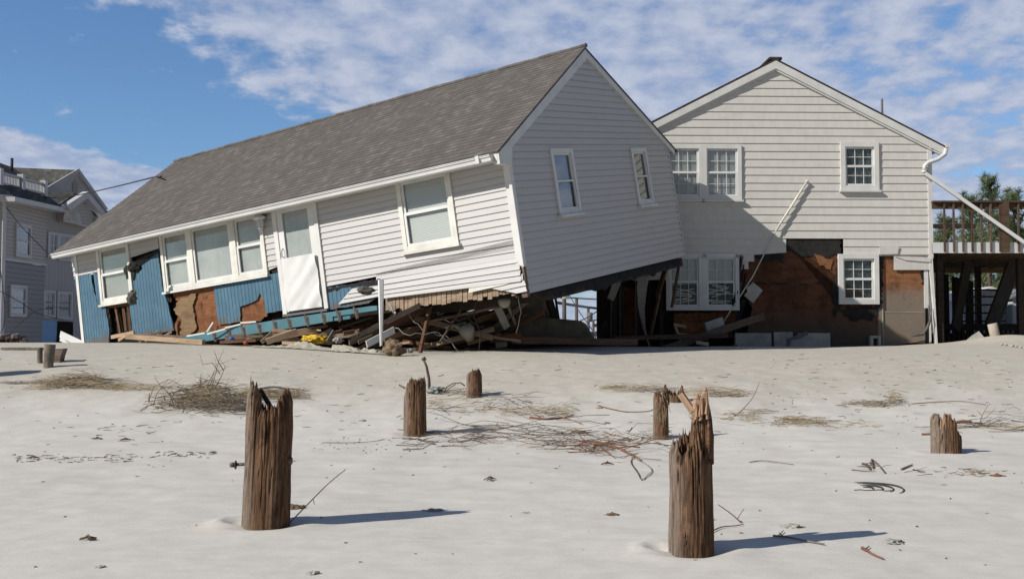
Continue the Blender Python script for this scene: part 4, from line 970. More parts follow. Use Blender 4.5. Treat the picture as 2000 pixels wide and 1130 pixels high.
# ================================================================== far background seen through the gap
for (x0, y0, y1, yd, r_, lb) in ((1102, 560, 690, 60, .13, 'utility pole with transformer seen through the gap under the cottage'), (1126, 582, 690, 75, .13, 'plain utility pole in the middle of the gap'), (1149, 600, 690, 95, .15, 'utility pole with small transformer right of the plain one'), (1159, 624, 690, 120, .15, 'most distant utility pole with two crossarms')):
    t = thing('utility_pole', lb, 'utility pole', P(x0, 690, yd), group='utility poles beyond the gap'); m = MB(); m.tube([P(x0, y1, yd), P(x0, y0, yd)], [r_, r_*.8], 8); part('pole', m, POLEW, t)
    if x0 == 1102:
        m = MB(); q = P(1105, 566, yd); m.tube([q, q + Vector((0, 0, -.25))], .34, 10); m.tube([q + Vector((0, 0, .35)), q + Vector((0, 0, -.5))], .22, 10); part('transformer', m, TRIM, t)
    if x0 in (1102, 1159):
        m = MB(); m.beam(P(x0-9, y0+1 if x0 == 1159 else 580, yd), P(x0+9, y0+1 if x0 == 1159 else 581, yd), .14, .1); part('crossarm', m, POLEW, t)
    if x0 == 1149:
        m = MB(); q = P(1152, 610, yd); m.tube([q, q + Vector((0, 0, -.8))], .25, 10); part('transformer', m, LEAD, t)
    if x0 == 1159:
        m = MB(); m.box(WORLD, P(1155, 0, yd).x, P(1164, 0, yd).x, yd-.1, yd+.1, P(0, 638, yd).z, P(0, 632, yd).z); part('switch_box', m, CABLE, t)
cable([(1088,580,60),(1126,582,75),(1190,586,90)], 'upper straight power line through the gap', .05)
cable([(1088,591,60),(1149,600,80),(1190,604,80)], 'thick lower power line through the gap', .09)
cable([(1106,566,60),(1126,600,50),(1150,635,40),(1180,670,26)], 'guy wire slanting down across the gap', .02)
cable([(1190,585,80),(1160,612,80),(1130,628,80)], 'thin wire rising leftwards to right in the gap', .04)
fb = thing('distant_house', 'far grey-roofed white house at the right side of the gap', 'house', P(1190, 650, 70))
m = MB(); m.box(WORLD, P(1173, 0, 70).x, P(1200, 0, 70).x, 70, 74, P(0, 596, 70).z, P(0, 575, 70).z); part('roof', m, LGREY, fb)
m = MB(); m.prism(WORLD, [(P(1175, 0, 70).x, P(0, 597, 70).z), (P(1200, 0, 70).x, P(0, 597, 70).z), (P(1200, 0, 70).x, P(0, 660, 70).z), (P(1187, 0, 70).x, P(0, 660, 70).z), (P(1189, 0, 70).x, P(0, 615, 70).z)], 70.1, 74); part('wall', m, TRIM, fb)
m = MB(); m.box(WORLD, P(1140, 0, 45).x, P(1200, 0, 45).x, 45, 45.1, P(0, 656, 45).z, P(0, 647, 45).z)
for x0 in (1146, 1160, 1174, 1188): m.box(WORLD, P(x0, 0, 45).x, P(x0+2, 0, 45).x, 44.95, 45, P(0, 680, 45).z, P(0, 648, 45).z)
solo('rail_fence', m, DARKWOOD, 'dark low rail across the bottom of the gap', 'fence')
m = MB(); m.box(WORLD, P(1036, 0, 50).x, P(1062, 0, 50).x, 50, 54, P(0, 590, 50).z, P(0, 560, 50).z); part_h = thing('far_roof_house', 'small far grey roof glimpsed left of the gap posts', 'house', P(1048, 650, 50)); part('roof', m, LGREY, part_h)
m = MB(); m.box(WORLD, P(1038, 0, 50).x, P(1062, 0, 50).x, 50.1, 54, P(0, 660, 50).z, P(0, 590, 50).z); part('wall', m, DIMROOM, part_h)

# ================================================================== RUBBLE under the cottage
LB = {'dark': 'broken board in the thick tangle of lumber under the raised end of the cottage', 'red': 'long reddish board lying flat across the dark space under the cottage', 'pale': 'pale broken board lying in the sun in front of the sunken wall'}
def plank(x0, y0, Y0, x1, y1, Y1, wd=.12, th=.03, mt=None, label=None, group=None, name='broken_board', roll=0, cat='board'):
    m = MB(); m.beam(P(x0, y0, Y0), P(x1, y1, Y1), wd, th, roll=roll); return solo(name, m, mt or OLDWOOD, label, cat, group)
GD = 'boards tangled under the cottage'
random.seed(21)
for i in range(120):
    x0 = random.uniform(650, 1000); y0 = random.uniform(612, 684); ln = random.uniform(50, 170); an = random.choice([-.35, -.3, -.25, -.5, .1, .25, -.15]) + random.gauss(0, .12)
    Y0 = random.uniform(20.3, 23.3); x1 = min(x0 + ln*math.cos(an), 1062); y1 = y0 + ln*math.sin(an)
    lim = 600 - (x1-750)*.14
    y1 = max(y1, lim + 6); y0 = max(y0, 604 - (x0-750)*.14 + 4)
    if x1 < 730: y1 = max(y1, 632)
    if x0 < 740: y0 = max(y0, 640)
    plank(x0, min(y0, 684), Y0, x1, min(y1, 686), Y0 + random.uniform(-.8, .8), random.uniform(.04, .13), random.uniform(.02, .05), random.choice([OLDWOOD, REDWOOD, TANWOOD, STUD, DARKWOOD]), LB['dark'], GD, roll=random.uniform(-.6, .6))
plank(900, 650, 20.6, 1150, 664, 21.2, .09, .04, REDWOOD, 'upper of the two long red-brown boards below the tan carpet slab')
plank(1000, 664, 20.3, 1245, 668, 20.8, .12, .04, REDWOOD, 'lower long red-brown board ending in a split pink tip')
plank(820, 690, 19.6, 845, 575, 20.0, .07, .05, REDWOOD, 'upright red-brown stick leaning under the row of tan boards')
plank(860, 667, 19.8, 900, 605, 20.0, .03, .03, OLDWOOD, 'thin rod rising to the boards under the raised corner')
plank(745, 640, 19.9, 840, 600, 20.6, .12, .05, REDWOOD, 'thick reddish joist sloping down left behind the white strip')
plank(750, 662, 19.8, 900, 612, 21.5, .1, .04, STUD, 'brown joist sloping up to the right in the lumber tangle')
plank(855, 612, 20.6, 900, 602, 20.9, .05, .02, TRIM, 'short white strip high in the lumber tangle')
plank(870, 640, 20.2, 910, 630, 20.4, .04, .02, WPAINT, 'short grey-white batten low in the lumber tangle')
plank(716, 672, 19.0, 770, 644, 19.6, .12, .02, GUTTER, 'pale grey siding scrap jutting right behind the white strip')
plank(960, 575, 20.2, 990, 640, 20.4, .14, .04, CONC, 'pale board leaning under the raised corner lamp')
plank(985, 580, 20.6, 1010, 640, 20.9, .05, .03, WPAINT, 'narrow pale batten leaning under the raised corner')
plank(1010, 575, 20.3, 1060, 640, 22.5, .55, .03, CARPET, 'wide grey panel slanting down under the raised corner', roll=1.2, cat='panel')
plank(1062, 552, 22.6, 1090, 650, 22.8, .16, .10, DARKWOOD, 'thick dark timber prop on the left side of the gap'); plank(1048, 558, 22.2, 1078, 650, 22.6, .13, .08, OLDWOOD, 'slanting brown prop left of the gap')
plank(1080, 550, 22.8, 1095, 648, 22.8, .08, .05, REDWOOD, 'thin leaning stud at the left edge of the gap'); plank(1072, 560, 23.0, 1074, 645, 23.0, .14, .1, DARKWOOD, 'upright dark prop behind the slanting ones left of the gap')
plank(1308, 497, 24.2, 1283, 580, 24.6, .12, .05, REDWOOD, 'orange-brown board leaning on the far corner of the tipped gable'); plank(1288, 575, 24.6, 1270, 655, 24.9, .07, .05, STUD, 'thin brown stud standing below the orange-brown leaning board')
plank(1327, 512, 25.1, 1312, 600, 25.2, .12, .05, REDWOOD, 'reddish board across the left pane of the broken twin window')
plank(1208, 545, 24.6, 1192, 585, 24.6, .16, .04, WPAINT, 'short grey broken board hanging at the right side of the gap'); plank(1200, 550, 24.8, 1198, 655, 24.8, .14, .12, DARKWOOD, 'black square post at the right side of the gap')
plank(1186, 625, 24.5, 1176, 656, 24.5, .1, .05, DARKWOOD, 'short black stub sloping at the bottom right of the gap')
plank(1290, 684, 24.3, 1492, 617, 25.2, .16, .05, OLDWOOD, 'long grey plank propped slantwise against the rusty sheathing')
plank(1200, 660, 24.0, 1420, 655, 24.6, .1, .05, OLDWOOD, 'long flat board behind the propped grey plank')
plank(1316, 633, 24.9, 1340, 638, 25.0, .06, .03, PALEWOOD, 'small sunlit orange board end below the broken twin window'); plank(1318, 636, 24.8, 1330, 664, 24.9, .06, .03, PALEWOOD, 'short sunlit upright splinter below the broken twin window')
plank(1326, 652, 24.8, 1352, 655, 24.8, .05, .03, PALEWOOD, 'sunlit board edge lying between the splinter and the grey plank'); plank(1360, 668, 24.4, 1384, 672, 24.4, .08, .03, PALEWOOD, 'sunlit wedge of board under the propped grey plank')
plank(1330, 640, 25.1, 1385, 650, 25.3, .35, .02, PLY, 'brown plywood scrap behind the sunlit splinters', cat='panel')
plank(1378, 640, 24.9, 1412, 628, 25.0, .22, .1, WPAINT, 'pale grey block resting on the propped plank', name='grey_block', cat='block')
plank(1395, 690, 24.6, 1440, 678, 24.6, .14, .1, OLDWOOD, 'dark timber stub in the sand by the foundation blocks')
plank(1486, 664, 25.0, 1490, 682, 25.0, .05, .04, WPAINT, 'small white stick upright in front of the foundation blocks')
m = MB(); m.prism(WORLD, [(P(1530,0,24.9).x, P(0,682,24.9).z), (P(1537,0,24.9).x, P(0,664,24.9).z), (P(1583,0,24.9).x, P(0,658,24.9).z), (P(1590,0,24.9).x, P(0,682,24.9).z)], 24.8, 25.2); solo('fallen_cabinet', m, CONC, 'grey broken box lying against the foundation of the shingled house', 'box', bevel=.02)
plank(1536, 666, 24.85, 1577, 650, 24.9, .09, .03, LEAD, 'dark metal strip on top of the grey broken box', name='metal_strip', cat='metal strip')
plank(1040, 672, 23.6, 1215, 668, 23.8, .16, .08, DARKWOOD, 'dark flat timber on the sand at the bottom of the gap')
for i, pts in enumerate((((790,600,19.9),(810,630,19.8),(835,650,19.8),(870,655,19.9),(900,690,19.9)), ((930,585,19.6),(925,620,19.7),(940,650,19.8),(935,682,19.9)), ((1010,575,19.2),(1018,610,19.4),(1008,650,19.6)), ((850,610,19.9),(880,630,19.7),(905,620,19.8),(945,640,20)), ((770,640,19.6),(800,655,19.5),(850,648,19.7),(880,668,19.8)))):
    pp_ = [P(*p) for p in pts]; m = MB(); m.tube([pp_[0].lerp(pp_[1], .5*0)] + [pp_[k_].lerp(pp_[k_+1], t_) + Vector((0, 0, .03*math.sin(t_*6.3))) for k_ in range(len(pp_)-1) for t_ in (.25, .6, 1)], .008 + .003*(i % 2), 5)
    solo('loose_wire', m, CABLE if i % 2 else PORC, 'thin loose wire hanging in the wreckage under the cottage floor', 'wire', 'loose wires under the cottage floor')
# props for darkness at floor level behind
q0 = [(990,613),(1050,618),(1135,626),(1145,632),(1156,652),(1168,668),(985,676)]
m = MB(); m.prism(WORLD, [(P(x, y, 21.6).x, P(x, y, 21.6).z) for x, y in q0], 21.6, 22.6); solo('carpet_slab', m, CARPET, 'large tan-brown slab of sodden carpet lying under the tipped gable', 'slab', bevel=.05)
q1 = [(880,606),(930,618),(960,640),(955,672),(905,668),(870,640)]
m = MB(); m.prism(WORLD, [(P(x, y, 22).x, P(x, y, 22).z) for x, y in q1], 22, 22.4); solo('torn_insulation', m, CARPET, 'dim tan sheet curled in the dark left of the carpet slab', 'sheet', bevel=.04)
m = MB(); F_ = Frame((1, 0, 0), (0, 1, 0), (0, 0, 1), P(985, 588, 19.3))
m.tube([F_(0, 0, -.12), F_(0, 0, -.08), F_(0, 0, 0), F_(.0, 0, .05)], [.03, .09, .12, .10], 12); m.tube([F_(-.02, 0, .03), F_(-.05, 0, .12), F_(-.05, 0, .22)], [.07, .05, .05], 10)
for i in range(3): m.tube([F_(0, 0, .12), F_(.17*math.cos(i*2.1), .1*math.sin(i*2.1), .14), F_(.22*math.cos(i*2.1), .12*math.sin(i*2.1), .07)], [.03, .03, .015], 8)
solo('hanging_light_fixture', m, PORC, 'white ceiling light fixture hanging below the raised corner of the cottage', 'light fixture')
m = MB(); q = P(912, 645, 20.2)
m.tube([q + Vector((-.05, 0, .1)), q + Vector((.0, 0, .0)), q + Vector((.05, .1, -.16))], [.13, .15, .09], 12); m.tube([q + Vector((-.12, 0, .05)), q + Vector((-.22, 0, .08))], [.06, .02], 8); solo('porcelain_basin', m, PORC, 'grimy white porcelain basin half buried in the dark lumber', 'basin')
m = MB(); q = P(978, 672, 20.9); 
for s_ in range(3): m.beam(q + Vector((-.1, 0, -.02+s_*.03)), q + Vector((.12, 0, .01+s_*.02)), .12-.02*s_, .14, roll=s_*.4)
solo('dark_rock', m, CONC, 'dim grey lump of rubble on the sand under the cottage', 'rubble', bevel=.03)
# the upright white strip, bent strap
m = MB(); t0, t1, b0 = P(738, 546, 18.9), P(748, 546, 18.9), P(742, 676, 18.55); b1 = P(746, 674, 18.55); n_ = Vector((.35, 1, 0)).normalized()*.05; n2 = Vector((.8, -.2, 0)).normalized()
md0 = t0.lerp(t1, .42) - n_*.6; mdb = b0.lerp(b1, .5) - n_*.3
for (u0, u1, l0, l1) in ((t0, md0, b0, mdb), (md0, t1, mdb, b1), (t1, t1 + n_*.7, b1, b1 + n_*.5)):
    m.face([l0, l1, u1, u0]); m.face([u0 + n_*.12, u1 + n_*.12, l1 + n_*.12, l0 + n_*.12])
solo('siding_corner_strip', m, VINYL, 'white folded corner strip standing upright on the sand under the slipped siding', 'trim strip')
m = MB(); m.tube([P(760, 592, 19.3), P(766, 603, 19.2), P(772, 617, 19.2), P(771, 608, 19.2)], .02, 6); solo('bent_strap', m, PORC, 'bent pale metal strap dangling right of the white strip', 'strap')
# blue rim beam with hangers
bm = thing('blue_beam', 'long blue-painted timber with rusty joist hangers, fallen below the white door', 'beam', P(560, 650, 21))
def bp(px, py, b=-.22): a, c = fi(px, py, b); return A(a, b, c)
up_ = A.C.normalized()
m = MB(); e0, e1 = bp(352, 662), bp(738, 600)
F_ = Frame((e1-e0).normalized(), A.B.normalized(), up_, e0); LL = (e1-e0).length
m.prism(F_, [(0, -.02), (.75, -.13), (LL*.55, -.13), (LL*.80, -.12), (LL*.80, -.04), (LL, -.05), (LL, .03), (LL*.97, .045), (LL*.5, .075), (.4, .06), (0, .01)], -.03, .02); part('timber', m, BLUEBEAM, bm, bevel=.006)
for xx in (417, 446, 474, 505, 536, 564, 598, 631, 660, 694):
    yy = 662 - (xx-352)*62/386.; q = bp(xx+2, yy, -.245); q2 = bp(xx-3, yy-8, -.245); q3 = bp(xx+4, yy+15, -.255)
    m = MB(); m.beam(q2, q3, .045, .02); m.beam(bp(xx+3, yy-4, -.25), bp(xx+5, yy+14, -.25), .03, .04); part('joist_hanger', m, METAL, bm)
m = MB(); m.beam(bp(648, 622, -.2), bp(685, 617, -.2), .1, .04); solo('blue_board_stub', m, BLUEBEAM, 'short split blue board under the right end of the blue beam', 'board')
# sunlit lumber in front
plank(248, 657, 23.6, 398, 668, 22.6, .10, .10, PALEWOOD, 'pale square timber lying along the sand at the foot of the blue boards', name='timber', cat='timber')
plank(262, 655, 23.9, 392, 660, 23.0, .09, .04, OLDWOOD, 'grey-brown board lying on top of the pale square timber')
plank(218, 658, 24.3, 262, 649, 23.9, .08, .04, PALEWOOD, 'short pale board below the open stud bay'); plank(232, 664, 24.2, 246, 655, 24.0, .06, .03, PALEWOOD, 'splinter of wood on the sand below the open stud bay')
plank(296, 655, 24.0, 308, 644, 24.0, .02, .02, PALEWOOD, 'thin straw-coloured stick leaning at the base of the blue boards')
plank(520, 667, 20.9, 580, 647, 20.9, .12, .03, PALEWOOD, 'widest pale plank leaning under the blue beam left of the yellow webbing', roll=.4); plank(532, 659, 21.2, 618, 643, 21.1, .13, .02, PALEWOOD, 'long pale plank slanting up right under the blue beam', roll=.4)
plank(532, 645, 21.3, 605, 648, 21.2, .06, .04, PALEWOOD, 'thin pale batten just under the blue beam'); plank(575, 648, 21.2, 640, 636, 21.0, .05, .03, REDWOOD, 'red-brown batten under the middle of the blue beam')
plank(511, 668, 21.0, 531, 650, 21.1, .07, .03, PALEWOOD, 'short splintered board at the left end of the pale planks'); plank(552, 669, 20.7, 580, 670, 20.6, .06, .05, PALEWOOD, 'short cream timber end beside the grey cloth')
plank(653, 657, 20.4, 700, 651, 20.5, .09, .04, PALEWOOD, 'split pale board end right of the yellow webbing'); plank(700, 652, 20.4, 735, 640, 20.8, .05, .05, OLDWOOD, 'dark branch-like timber right of the split pale board')
plank(640, 665, 20.3, 652, 645, 20.4, .05, .03, LEAD, 'black metal bar standing right of the yellow webbing', name='metal_bar', cat='metal bar')
plank(700, 668, 19.9, 728, 656, 20.1, .07, .03, OLDWOOD, 'weathered board on the sand left of the white strip'); plank(716, 672, 19.5, 738, 660, 19.6, .04, .02, GUTTER, 'narrow white strip lying just left of the upright white strip')
plank(780, 682, 18.9, 812, 682, 19.0, .05, .03, PALEWOOD, 'pale stub of board behind the clod of dirt'); plank(770, 672, 19.2, 800, 668, 19.2, .04, .03, PALEWOOD, 'small pale stick on the sand behind the clod of dirt')
plank(440, 660, 22.3, 520, 652, 21.8, .10, .03, OLDWOOD, 'brown board in shade under the left half of the blue beam'); plank(430, 668, 22.2, 500, 664, 21.8, .06, .03, REDWOOD, 'red-brown board on the sand under the left half of the blue beam')
random.seed(33)
for i in range(26):
    x0 = random.uniform(455, 720); y0 = random.uniform(648, 668); ln = random.uniform(20, 60); an = random.gauss(-.2, .3); Y0 = 22.6 - (x0-450)*.0095 + random.uniform(-.3, .5)
    plank(x0, y0, Y0, x0 + ln*math.cos(an), min(672, y0 + ln*math.sin(an)), Y0 + random.uniform(-.2, .2), random.uniform(.03, .09), .025, random.choice([OLDWOOD, REDWOOD, STUD, PALEWOOD]), 'splintered scrap of lumber heaped on the sand under the blue beam', 'lumber scraps under the blue beam', roll=random.uniform(-.7, .7))
for i in range(16):
    x0 = random.uniform(215, 450); y0 = random.uniform(655, 667); ln = random.uniform(12, 40); an = random.gauss(-.1, .35); Y0 = 24.4 - (x0-215)*.0085
    plank(x0, y0, Y0, x0 + ln*math.cos(an), min(669, y0 + ln*math.sin(an)), Y0, random.uniform(.02, .06), .02, random.choice([OLDWOOD, STUD, PALEWOOD]), 'small wood splinter on the sand at the foot of the blue boards', 'splinters at the foot of the blue boards')
plank(394, 664, 23.0, 416, 629, 22.9, .035, .01, TRIM, 'curved white vinyl strip pointing up beside the bare plywood', name='vinyl_strip', cat='strip')
for i, (xa, yb, xc, yd) in enumerate(((405,652,440,642),(440,640,470,633),(470,630,500,628),(365,656,400,650))):
    plank(xa, yb, 22.5-i*.2, xc, yd, 22.3-i*.2, .03, .015, TRIM, 'scrap of white vinyl lying on top of the blue beam', 'white vinyl scraps on the blue beam', name='vinyl_scrap', cat='scrap')
m = MB(); q = P(447, 666, 22.2); m.tube([q, q + Vector((.06, 0, .06)), q + Vector((.14, 0, .02))], [.04, .06, .04], 8); solo('blue_bottle', m, BLUEP, 'crumpled blue plastic container under the blue beam', 'container')
m = MB(); q = P(476, 670, 21.6); m.tube([q, q + Vector((.08, 0, .02))], [.03, .03], 8); solo('red_scrap', m, REDP, 'small red plastic scrap in the splinters under the blue beam', 'scrap')
# yellow webbing bundle, cloth, clod
def lump(name, px, py, yd, sx, sy, sz, mt, label, cat, amp=.3, fr=3, seed=0, kind=None, rnd_=1):
    bmq = bmesh.new(); bmesh.ops.create_icosphere(bmq, subdivisions=4, radius=1); m = MB(); c = P(px, py, yd)
    idx = {}
    for v in bmq.verts:
        n = v.co.normalized(); d = 1 + amp*mnoise.noise(n*fr + Vector((seed, 0, 0))) + amp*.5*mnoise.noise(n*fr*2.7 + Vector((0, seed, 0))) + amp*.3*mnoise.noise(n*fr*6)
        idx[v.index] = len(m.v); m.v.append(c + Vector((n.x*sx*d, n.y*sy*d, n.z*sz*d))); m.uv.append((n.x, n.z))
    for f_ in bmq.faces: m.f.append(tuple(idx[v.index] for v in f_.verts)); m.sm.append(True)
    bmq.free(); return solo(name, m, mt, label, cat, kind=kind)
lump('yellow_webbing', 617, 662, 20.6, .24, .12, .075, YELLOW, 'bright yellow webbing bundle in front of the pale planks', 'webbing', .5, 4, 2)
lump('dirt_clod', 768, 682, 18.6, .16, .13, .15, DIRT, 'brown clod of dirt and roots at the foot of the white strip', 'clod', .5, 2, 5); lump('white_rag', 660, 664, 20.2, .09, .05, .05, PORC, 'white plastic rag between the yellow webbing and the grey cloth', 'rag', .5, 3, 8)
lump('stone_lump', 801, 684, 18.9, .055, .05, .04, CONC, 'small grey stone right of the brown clod', 'stone', .3, 2, 3)
lump('torn_felt', 263, 522, 23.4, .13, .04, .11, TAR, 'black tar paper flap curling out beside the sunken window', 'tar paper', .5, 2, 4); lump('grey_felt', 258, 580, 23.25, .10, .05, .13, RAGFELT, 'grey felt scrap curled at the sill corner of the sunken window', 'felt', .5, 2, 6)
lump('hanging_insulation', 714, 567, 19.7, .13, .05, .07, RAGFELT, 'brown-grey insulation wad hanging below the siding right of the door', 'insulation', .5, 2, 7)
m = MB(); nx_, ny_ = 150, 14; random.seed(2)      # cloth lying in folds
for j in range(ny_+1):
    for i in range(nx_+1):
        u, t = i/nx_, j/ny_; px = 492 + u*262; yb = 671 + 18*u**1.4; yd = 20.9 - 2.15*u + t*.35
        base = P(px, yb, yd); g = ground(base.x, base.y); fold = .05*abs(mnoise.noise(Vector((u*16, t*2.2, 3)))) + .015*abs(mnoise.noise(Vector((u*33+t*3, t*5, 9)))) + .055*math.exp(-((u-.40)/.12)**2)*t + .05*math.exp(-((u-.66)/.14)**2)*t
        base.z = g + .012 + fold*1.5*math.sin(math.pi*min(1, .12+u*1.3) if u < .6 else 1.8)*(.35+t); m.v.append(base); m.uv.append((u*6, t))
for j in range(ny_):
    for i in range(nx_): q = j*(nx_+1)+i; m.f.append((q, q+1, q+nx_+2, q+nx_+1)); m.sm.append(True)
solo('grey_cloth', m, CLOTH, 'long rumpled beige-grey fabric strip lying on the sand before the rubble', 'cloth')
# curved white strip hanging under the gable
m = MB(); cp = [(1262,520,22),(1254,560,20),(1253,600,13),(1258,640,6),(1270,680,2)]
for (a_, b_) in zip(cp[:-1], cp[1:]):
    p0, p1, p2, p3 = P(a_[0]-a_[2]*.5, a_[1], 24.3), P(a_[0]+a_[2]*.5, a_[1], 24.2), P(b_[0]+b_[2]*.5, b_[1], 24.2), P(b_[0]-b_[2]*.5, b_[1], 24.3)
    m.face([p3, p2, p1, p0]); o_ = Vector((0, .015, 0)); m.face([p0+o_, p1+o_, p2+o_, p3+o_])
solo('hanging_vinyl_sheet', m, GABLE_SIDING, 'curved tapering grey-white sheet hanging under the far corner of the gable', 'siding sheet')
m = MB(); m.prism(WORLD, [(P(x, y, 24.9).x, P(x, y, 24.9).z) for x, y in [(1232,545),(1250,525),(1290,505),(1308,500),(1306,545),(1240,548)]], 24.9, 24.93); solo('cladding_scrap', m, GABLE_SIDING, 'torn pale sheet behind the orange-brown leaning board', 'scrap')
# fallen siding against grey house
plank(118, 652, 27.0, 165, 674, 26.4, .16, .02, GUTTER, 'white siding panel lying slanted between the grey house and the blue boards', name='fallen_siding', cat='siding')
plank(118, 660, 27.2, 150, 674, 26.8, .14, .02, TRIM, 'second white siding scrap tucked under the slanted one by the grey house', name='fallen_siding', cat='siding')
random.seed(9)
for i in range(26):
    x0 = random.uniform(-10, 45); y0 = random.uniform(657, 668); plank(x0, y0, 33 + random.uniform(-1, 1), x0 + random.uniform(8, 26), y0 + random.uniform(-5, 3), 33, random.uniform(.04, .12), .04, random.choice([OLDWOOD, DARKWOOD, CONC, OLDWOOD]), 'dark broken board in the low wreckage before the grey house', 'wreckage before the grey house')

# ================================================================== BROKEN PILINGS
def piling(key, dia, prof, label, seed, hollow=.2, rough=1.0, lean=(0, 0), top_scale=.94, group='broken timber pilings in the sand'):
    """prof: [(angle_deg, height)] round the rim; -90 faces the camera, 180 left, 0 right"""
    b_ = POSTS[key]; t = thing('broken_piling', label, 'piling', b_, group=group); rnd = random.Random(seed); N = 150; rows = 40; r0 = dia/2
    prof = sorted(prof); m = MB()
    def hh(a):
        a = (a + 180) % 360 - 180; pr = [(prof[-1][0]-360, prof[-1][1])] + prof + [(prof[0][0]+360, prof[0][1])]
        for (a0, h0), (a1, h1) in zip(pr[:-1], pr[1:]):
            if a0 <= a <= a1: s_ = (a-a0)/(a1-a0+1e-9); s_ = s_*s_*(3-2*s_); return h0 + (h1-h0)*s_
        return prof[0][1]
    tops = []; jg = 0
    for j in range(N):
        if j % 4 == 0: jg = rnd.uniform(-1, .6)
        tops.append(hh(360*j/N) + (jg*.022 + rnd.uniform(-.012, .012) + (rnd.uniform(.01, .04) if rnd.random() < .12 else 0))*rough)
    def rad(th, z):
        cr_ = 1 - abs(mnoise.noise(Vector((math.cos(th)*6, math.sin(th)*6, z*.8 + seed*2)))); up2 = max(0, z/max(prof[0][1], .2) - .35)
        n = mnoise.noise(Vector((math.cos(th)*2.2, math.sin(th)*2.2, z*1.6 + seed)))*.09 - max(0, cr_-.97)*(3.0 + 6*up2) + mnoise.noise(Vector((math.cos(th)*22, math.sin(th)*22, z*1.6)))*(.022 + .06*up2) + mnoise.noise(Vector((math.cos(th)*9, math.sin(th)*9, z*7)))*.022 + mnoise.noise(Vector((math.cos(th)*45, math.sin(th)*45, z*2.5)))*.034
        return r0*(1.04 + n*rough)*(1 - (1-top_scale)*z/max(prof[0][1], .2))
    for i in range(rows+1):
        for j in range(N):
            th = 2*math.pi*j/N; z = -.12 + (tops[j]+.12)*(i/rows); r_ = rad(th, z)
            if i > rows-3: r_ *= 1 - .05*(i-rows+3)
            m.v.append(b_ + Vector((math.cos(th)*r_ + lean[0]*z, math.sin(th)*r_ + lean[1]*z, z))); m.uv.append((th*r0, z))
    for i in range(rows):
        for j in range(N):
            a, c = i*N+j, i*N+(j+1) % N; m.f.append((a, c, c+N, a+N)); m.sm.append(i < rows*.25)
    k0 = rows*N; mn = min(tops)
    for lv, (fr_, dz) in enumerate(((.80, -.015), (.62, -.09), (.3, -hollow), (.0, -hollow-.02))):   # rotten hollow
        for j in range(N):
            th = 2*math.pi*j/N; zt = tops[j] + dz if lv == 0 else (mn + (tops[j]-mn)*(.35 if lv == 1 else 0) + dz + rnd.uniform(-.03, .03)*(lv < 3)); r_ = rad(th, zt)*fr_
            m.v.append(b_ + Vector((math.cos(th)*r_ + lean[0]*zt, math.sin(th)*r_ + lean[1]*zt, max(zt, .05)))); m.uv.append((th*r0*.7+.3, zt))
        k1 = len(m.v) - N
        for j in range(N): c = (j+1) % N; m.f.append((k0+j, k0+c, k1+c, k1+j)); m.sm.append(False)
        k0 = k1
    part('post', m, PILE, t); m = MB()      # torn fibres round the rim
    for q in range(int(26*dia/.25)):
        j = rnd.randrange(N); th = 2*math.pi*j/N; r_ = rad(th, tops[j])*rnd.uniform(.72, 1.0); z1 = tops[j] + rnd.uniform(-.01, .035)*rough; z0 = max(.02, z1 - rnd.uniform(.08, .22))
        cs, sn = math.cos(th), math.sin(th); w_ = rnd.uniform(.005, .012); p0 = b_ + Vector((cs*r_ + lean[0]*z0, sn*r_ + lean[1]*z0, z0)); p1 = b_ + Vector((cs*r_*rnd.uniform(.95, 1.05) + lean[0]*z1, sn*r_ + lean[1]*z1, z1))
        m.tube([p0, p0.lerp(p1, .7), p1], [w_, w_*.8, w_*.15], 4, smooth=False)
    part('torn_rim', m, PILE, t); return t, b_
def hsc(key, py): b_ = POSTS[key]; return P(1000, py, b_.y).z - b_.z
S = lambda key, px: (px - 1000)/FPX*POSTS[key].y - POSTS[key].x
# post with the bolt
h = lambda y: hsc('bolt', y)
t, b_ = piling('bolt', .285, [(180, h(753)), (-122, h(754)), (-108, h(794)), (-90, h(800)), (-62, h(794)), (-50, h(772)), (-10, h(764)), (15, h(768)), (50, h(795)), (100, h(802)), (140, h(790)), (155, h(754))], 'tallest rotten piling at left front, hollow top, rusty bolt through its side', 3, .25, 1.0, (.035, 0))
q = P(475, 906, b_.y + .0); m = MB(); m.tube([P(500, 905, b_.y), P(449, 907, b_.y)], .010, 8); m.tube([P(461, 907, b_.y), P(459.5, 907, b_.y)], .028, 12); m.tube([P(458, 907, b_.y), P(451, 907, b_.y)], .017, 6); part('bolt', m, METAL, t)
m = MB(); m.tube([P(560, 899, b_.y-.03), P(568, 899, b_.y-.03), P(571, 899, b_.y-.03)], [.03, .03, .018], 10); part('knot', m, METAL, t)
m = MB(); m.beam(P(508, 760, b_.y+.05), P(531, 798, b_.y-.02), .035, .02, roll=.5); part('splinter', m, DARKWOOD, t)
